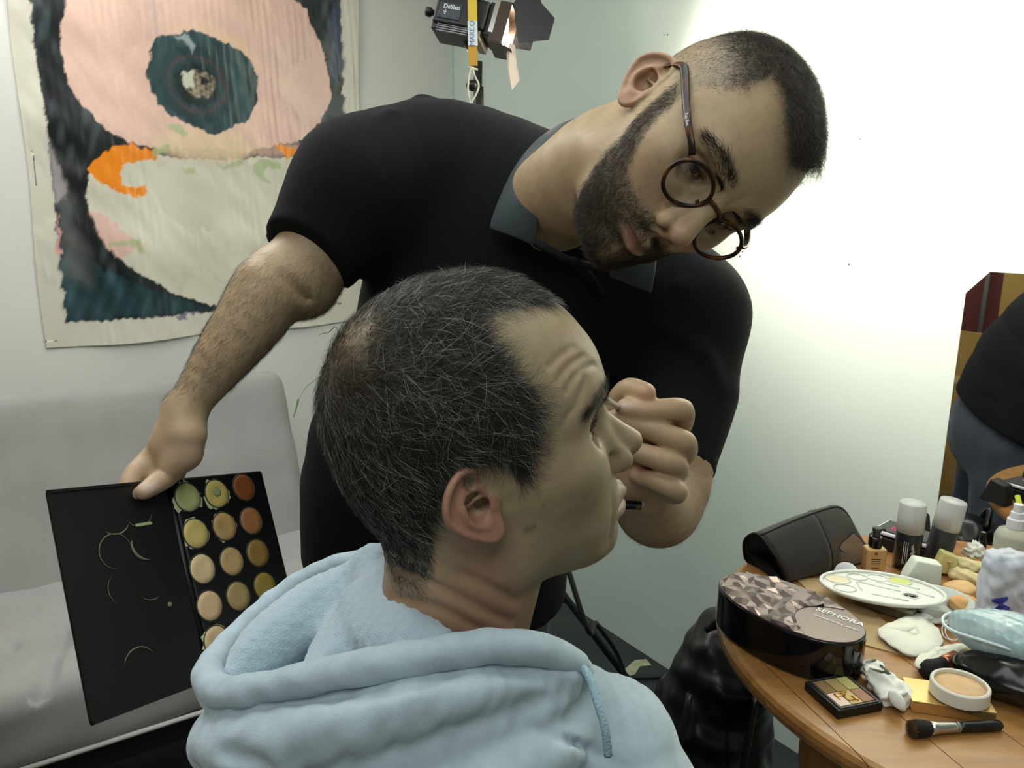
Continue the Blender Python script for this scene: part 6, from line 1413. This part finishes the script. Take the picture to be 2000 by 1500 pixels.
a, b, c = strands(pl, np.full(nb, .00018), np.tile(np.array([.20, .10, .055]), (nb, 1)) * rg2.uniform(.5, 1.4, (nb, 1))); wmesh('bristle_tips', a, b, hair_mat('bristle_hair'), fb_, col=c, kind='stuff')
MB().lathe([(.0082, .021), (.0072, .030), (.0060, .052), (.0058, .060)], bt + Zv * .0005, Rb_, 22).build('ferrule', mat('brushed_silver', hexc(190, 186, 178), .25, metal=.9), fb_, smooth=True)
for z_ in (.050, .054, .058): MB().lathe([(.0058, -.0012), (.0066, 0), (.0058, .0012)], bt + du * z_, Rb_, 20).build('crimp', mat('brushed_silver', hexc(190, 186, 178), .25, metal=.9), fb_, smooth=True)
MB().lathe([(.0056, .060), (.0062, .066), (.0066, .10), (.0062, LN + .008), (.004, LN + .012), (.001, LN + .0125)], bt, Rb_, 20).build('handle', mat('black_handle', hexc(18, 18, 19), .3), fb_, smooth=True)

# ------------------------------------------------------------------ concealer palette held in the make-up artist's right hand
cp = empty('concealer_palette', (PA + PB) / 2, 'open black concealer palette with round pans held in the right hand', 'make-up palette')
LWD = np.linalg.norm(PB - PA); LH = np.linalg.norm((PC - PA) - PU * ((PC - PA) @ PU)); Rp_ = np.stack([PU, PW, PN], 1)
pblk = mat('palette_black', hexc(11, 12, 13), .42, noise=.3, nscale=12, bump=.05, bscale=80)
def PP(u, w, h=0.): return PA + PU * u + PW * w + PN * h
TW = .136
MB().box(PP(LWD / 2, LH / 2, -.003), (LWD - .002, LH, .0055), Rp_).build('lid', pblk, cp, bevel=.003)
lidrim = MB()
for s_, c_ in (((LWD, .003, .002), (LWD / 2, .0015)), ((LWD, .003, .002), (LWD / 2, LH - .0015)), ((.003, LH, .002), (.0015, LH / 2))): lidrim.box(PP(c_[0], c_[1], .0005), s_, Rp_)
lidrim.build('lid_rim', pblk, cp)
tray = MB().box(PP(LWD + .004 + TW / 2, LH / 2, -.003), (TW, LH, .009), Rp_).build('tray', pblk, cp, bevel=.003)
MB().tube([PP(LWD + .001, .004, -.003), PP(LWD + .001, LH - .004, -.003)], .0035, 8).build('hinge', pblk, cp, smooth=True)
cols = [[(180, 184, 128), (206, 186, 110), (136, 76, 42)], [(206, 184, 112), (184, 150, 96), (158, 106, 66)], [(214, 190, 146), (188, 156, 110), (142, 112, 58)], [(210, 178, 140), (164, 142, 94), (146, 126, 58)], [(208, 182, 140), (170, 150, 100), (150, 120, 70)]]
px0 = [[(364, 972), (421, 965), (474, 953)], [(380, 1043), (436, 1029), (488, 1018)], [(393, 1112), (450, 1097), (501, 1081)], [(407, 1184), (463, 1165), (515, 1146)], [(421, 1253), (478, 1232), (528, 1212)]]
pr = .0168
smear = mat('pale_green_smear', hexc(186, 194, 152), .6, noise=.3, nscale=90)
rg3 = np.random.default_rng(12)
for i in range(5):
    for j in range(3):
        w = on_plane(*px0[i][j], PN, PA @ PN); c_ = w + PN * .0016
        Rn = np.stack([PU, PW, PN], 1)
        nm = 'concealer_%d_%d' % (i, j)
        pan = MB().tube([c_ + Rn @ V(pr * math.cos(t), pr * math.sin(t), .0004) for t in np.linspace(0, 2 * np.pi, 33)], .0007, 6, caps=False).build('pan_rim', mat('pan_rim_dark', hexc(60, 58, 48), .4), tray, smooth=True)
        MB().lathe([(pr - .0008, .0002), (pr - .0012, .0010), (pr * .55, .0006), (pr * .3, .0004), (.0003, .0005)], c_ + PN * .0002, Rn, 30).build('concealer_pan', mat(nm, hexc(*cols[i][j]), .42, noise=.14, nscale=70), tray, smooth=True)
        if (i, j) in ((0, 0), (0, 1), (1, 1), (4, 0), (4, 1), (1, 0)):
            an_ = np.linspace(0, 2 * np.pi, 41)[:-1]; amp = .0030 if i == 0 else .0018
            rr_ = pr + amp * (.5 + .8 * np.sin(an_ * 3 + i + j) + .6 * rg3.normal(size=40)).clip(0, 2.2)
            o = np.array([c_ + Rn @ V(r * math.cos(t), r * math.sin(t), -.0003) for r, t in zip(rr_, an_)]); k_ = np.array([c_ + Rn @ V((pr - .001) * math.cos(t), (pr - .001) * math.sin(t), .0006) for t in an_])
            MB().add(np.concatenate([o, k_]), [(q, (q + 1) % 40, 40 + (q + 1) % 40, 40 + q) for q in range(40)]).build('smeared_edge', smear, tray, smooth=True)
w = on_plane(421, 962, PN, PA @ PN); MB().lathe([(.0055, .0008), (.004, .0012), (.0002, .0012)], w + PN * .0018, Rp_, 18).build('colour_dab', mat('green_dab', hexc(150, 166, 120), .5), tray, smooth=True)
# printed rings of make-up left on the lid
ringm = mat('ring_mark', hexc(112, 106, 84), .7)
def arc(px, py, r, a0, a1, th=.0006):
    w = on_plane(px, py, PN, PA @ PN) + PN * .0004; t = np.linspace(math.radians(a0), math.radians(a1), 24)
    MB().tube([w + PU * r * math.cos(q) + PW * r * math.sin(q) for q in t], th * np.sin(np.linspace(.25, math.pi - .25, 24)), 5).build('ring_mark', ringm, cp, smooth=True)
arc(226, 1077, .0178, 95, 360); arc(222, 1012, .0168, 30, 130, .0009); arc(285, 1062, .0165, 90, 200, .0016); arc(268, 998, .0165, 20, 150); arc(241, 1148, .0165, 130, 230, .0004); arc(292, 1140, .0165, 60, 130, .0006); arc(275, 1300, .0175, 200, 330, .0008)
w = on_plane(280, 1024, PN, PA @ PN); MB().box(w + PN * .0006, (.019, .003, .001), Rp_).build('ring_mark', mat('green_dab', hexc(150, 166, 120), .5), cp)
w = on_plane(332, 1181, PN, PA @ PN); MB().lathe([(.003, 0), (.002, .0012), (.0002, .0014)], w, Rp_, 10).build('ring_mark', ringm, cp, smooth=True)
# --- brushes in the make-up artist's left hand
br1 = empty('eye_brush', U(1200, 792, .705), 'slim eye brush with silver ferrule between the fingers at the eye', 'brush')
e1 = U(1204, 794, .699); et = h2w(SEATED, V(-.026, .090, .026)); e0 = et + (e1 - et) * .28; MB().tube([e0, (e0 + e1) / 2, e1], [.0022, .0032, .0034], 12).build('ferrule', mat('bright_steel', (.85, .84, .83), .3, metal=.85), br1, smooth=True)
ev_ = nrm(e1 - e0); MB().tube([e1, e1 + ev_ * .006], .0031, 12).build('collar', mb_, br1, smooth=True); MB().tube([e1 + ev_ * .005, e1 + ev_ * .03], [.0031, .0026], 10).build('handle', mb_, br1, smooth=True)
MB().tube([e0, e0 - ev_ * .008, et], [.0017, .0019, .0004], 10).build('bristles', mat('black_bristle', hexc(16, 15, 16), .8), br1, smooth=True)
br2 = empty('flat_brush', U(1230, 985, .735), 'dark handled brush held under the little finger by the lips', 'brush')
h0, h1 = U(1190, 984, .720), U(1252, 987, .722); MB().tube([h0, h1], .0042, 12).build('handle', gb, br2, smooth=True); MB().tube([h1, h1 + (h1 - h0) * .10], [.0042, .0036], 12).build('end_cap', mat('handle_end', hexc(150, 126, 100), .4), br2, smooth=True)
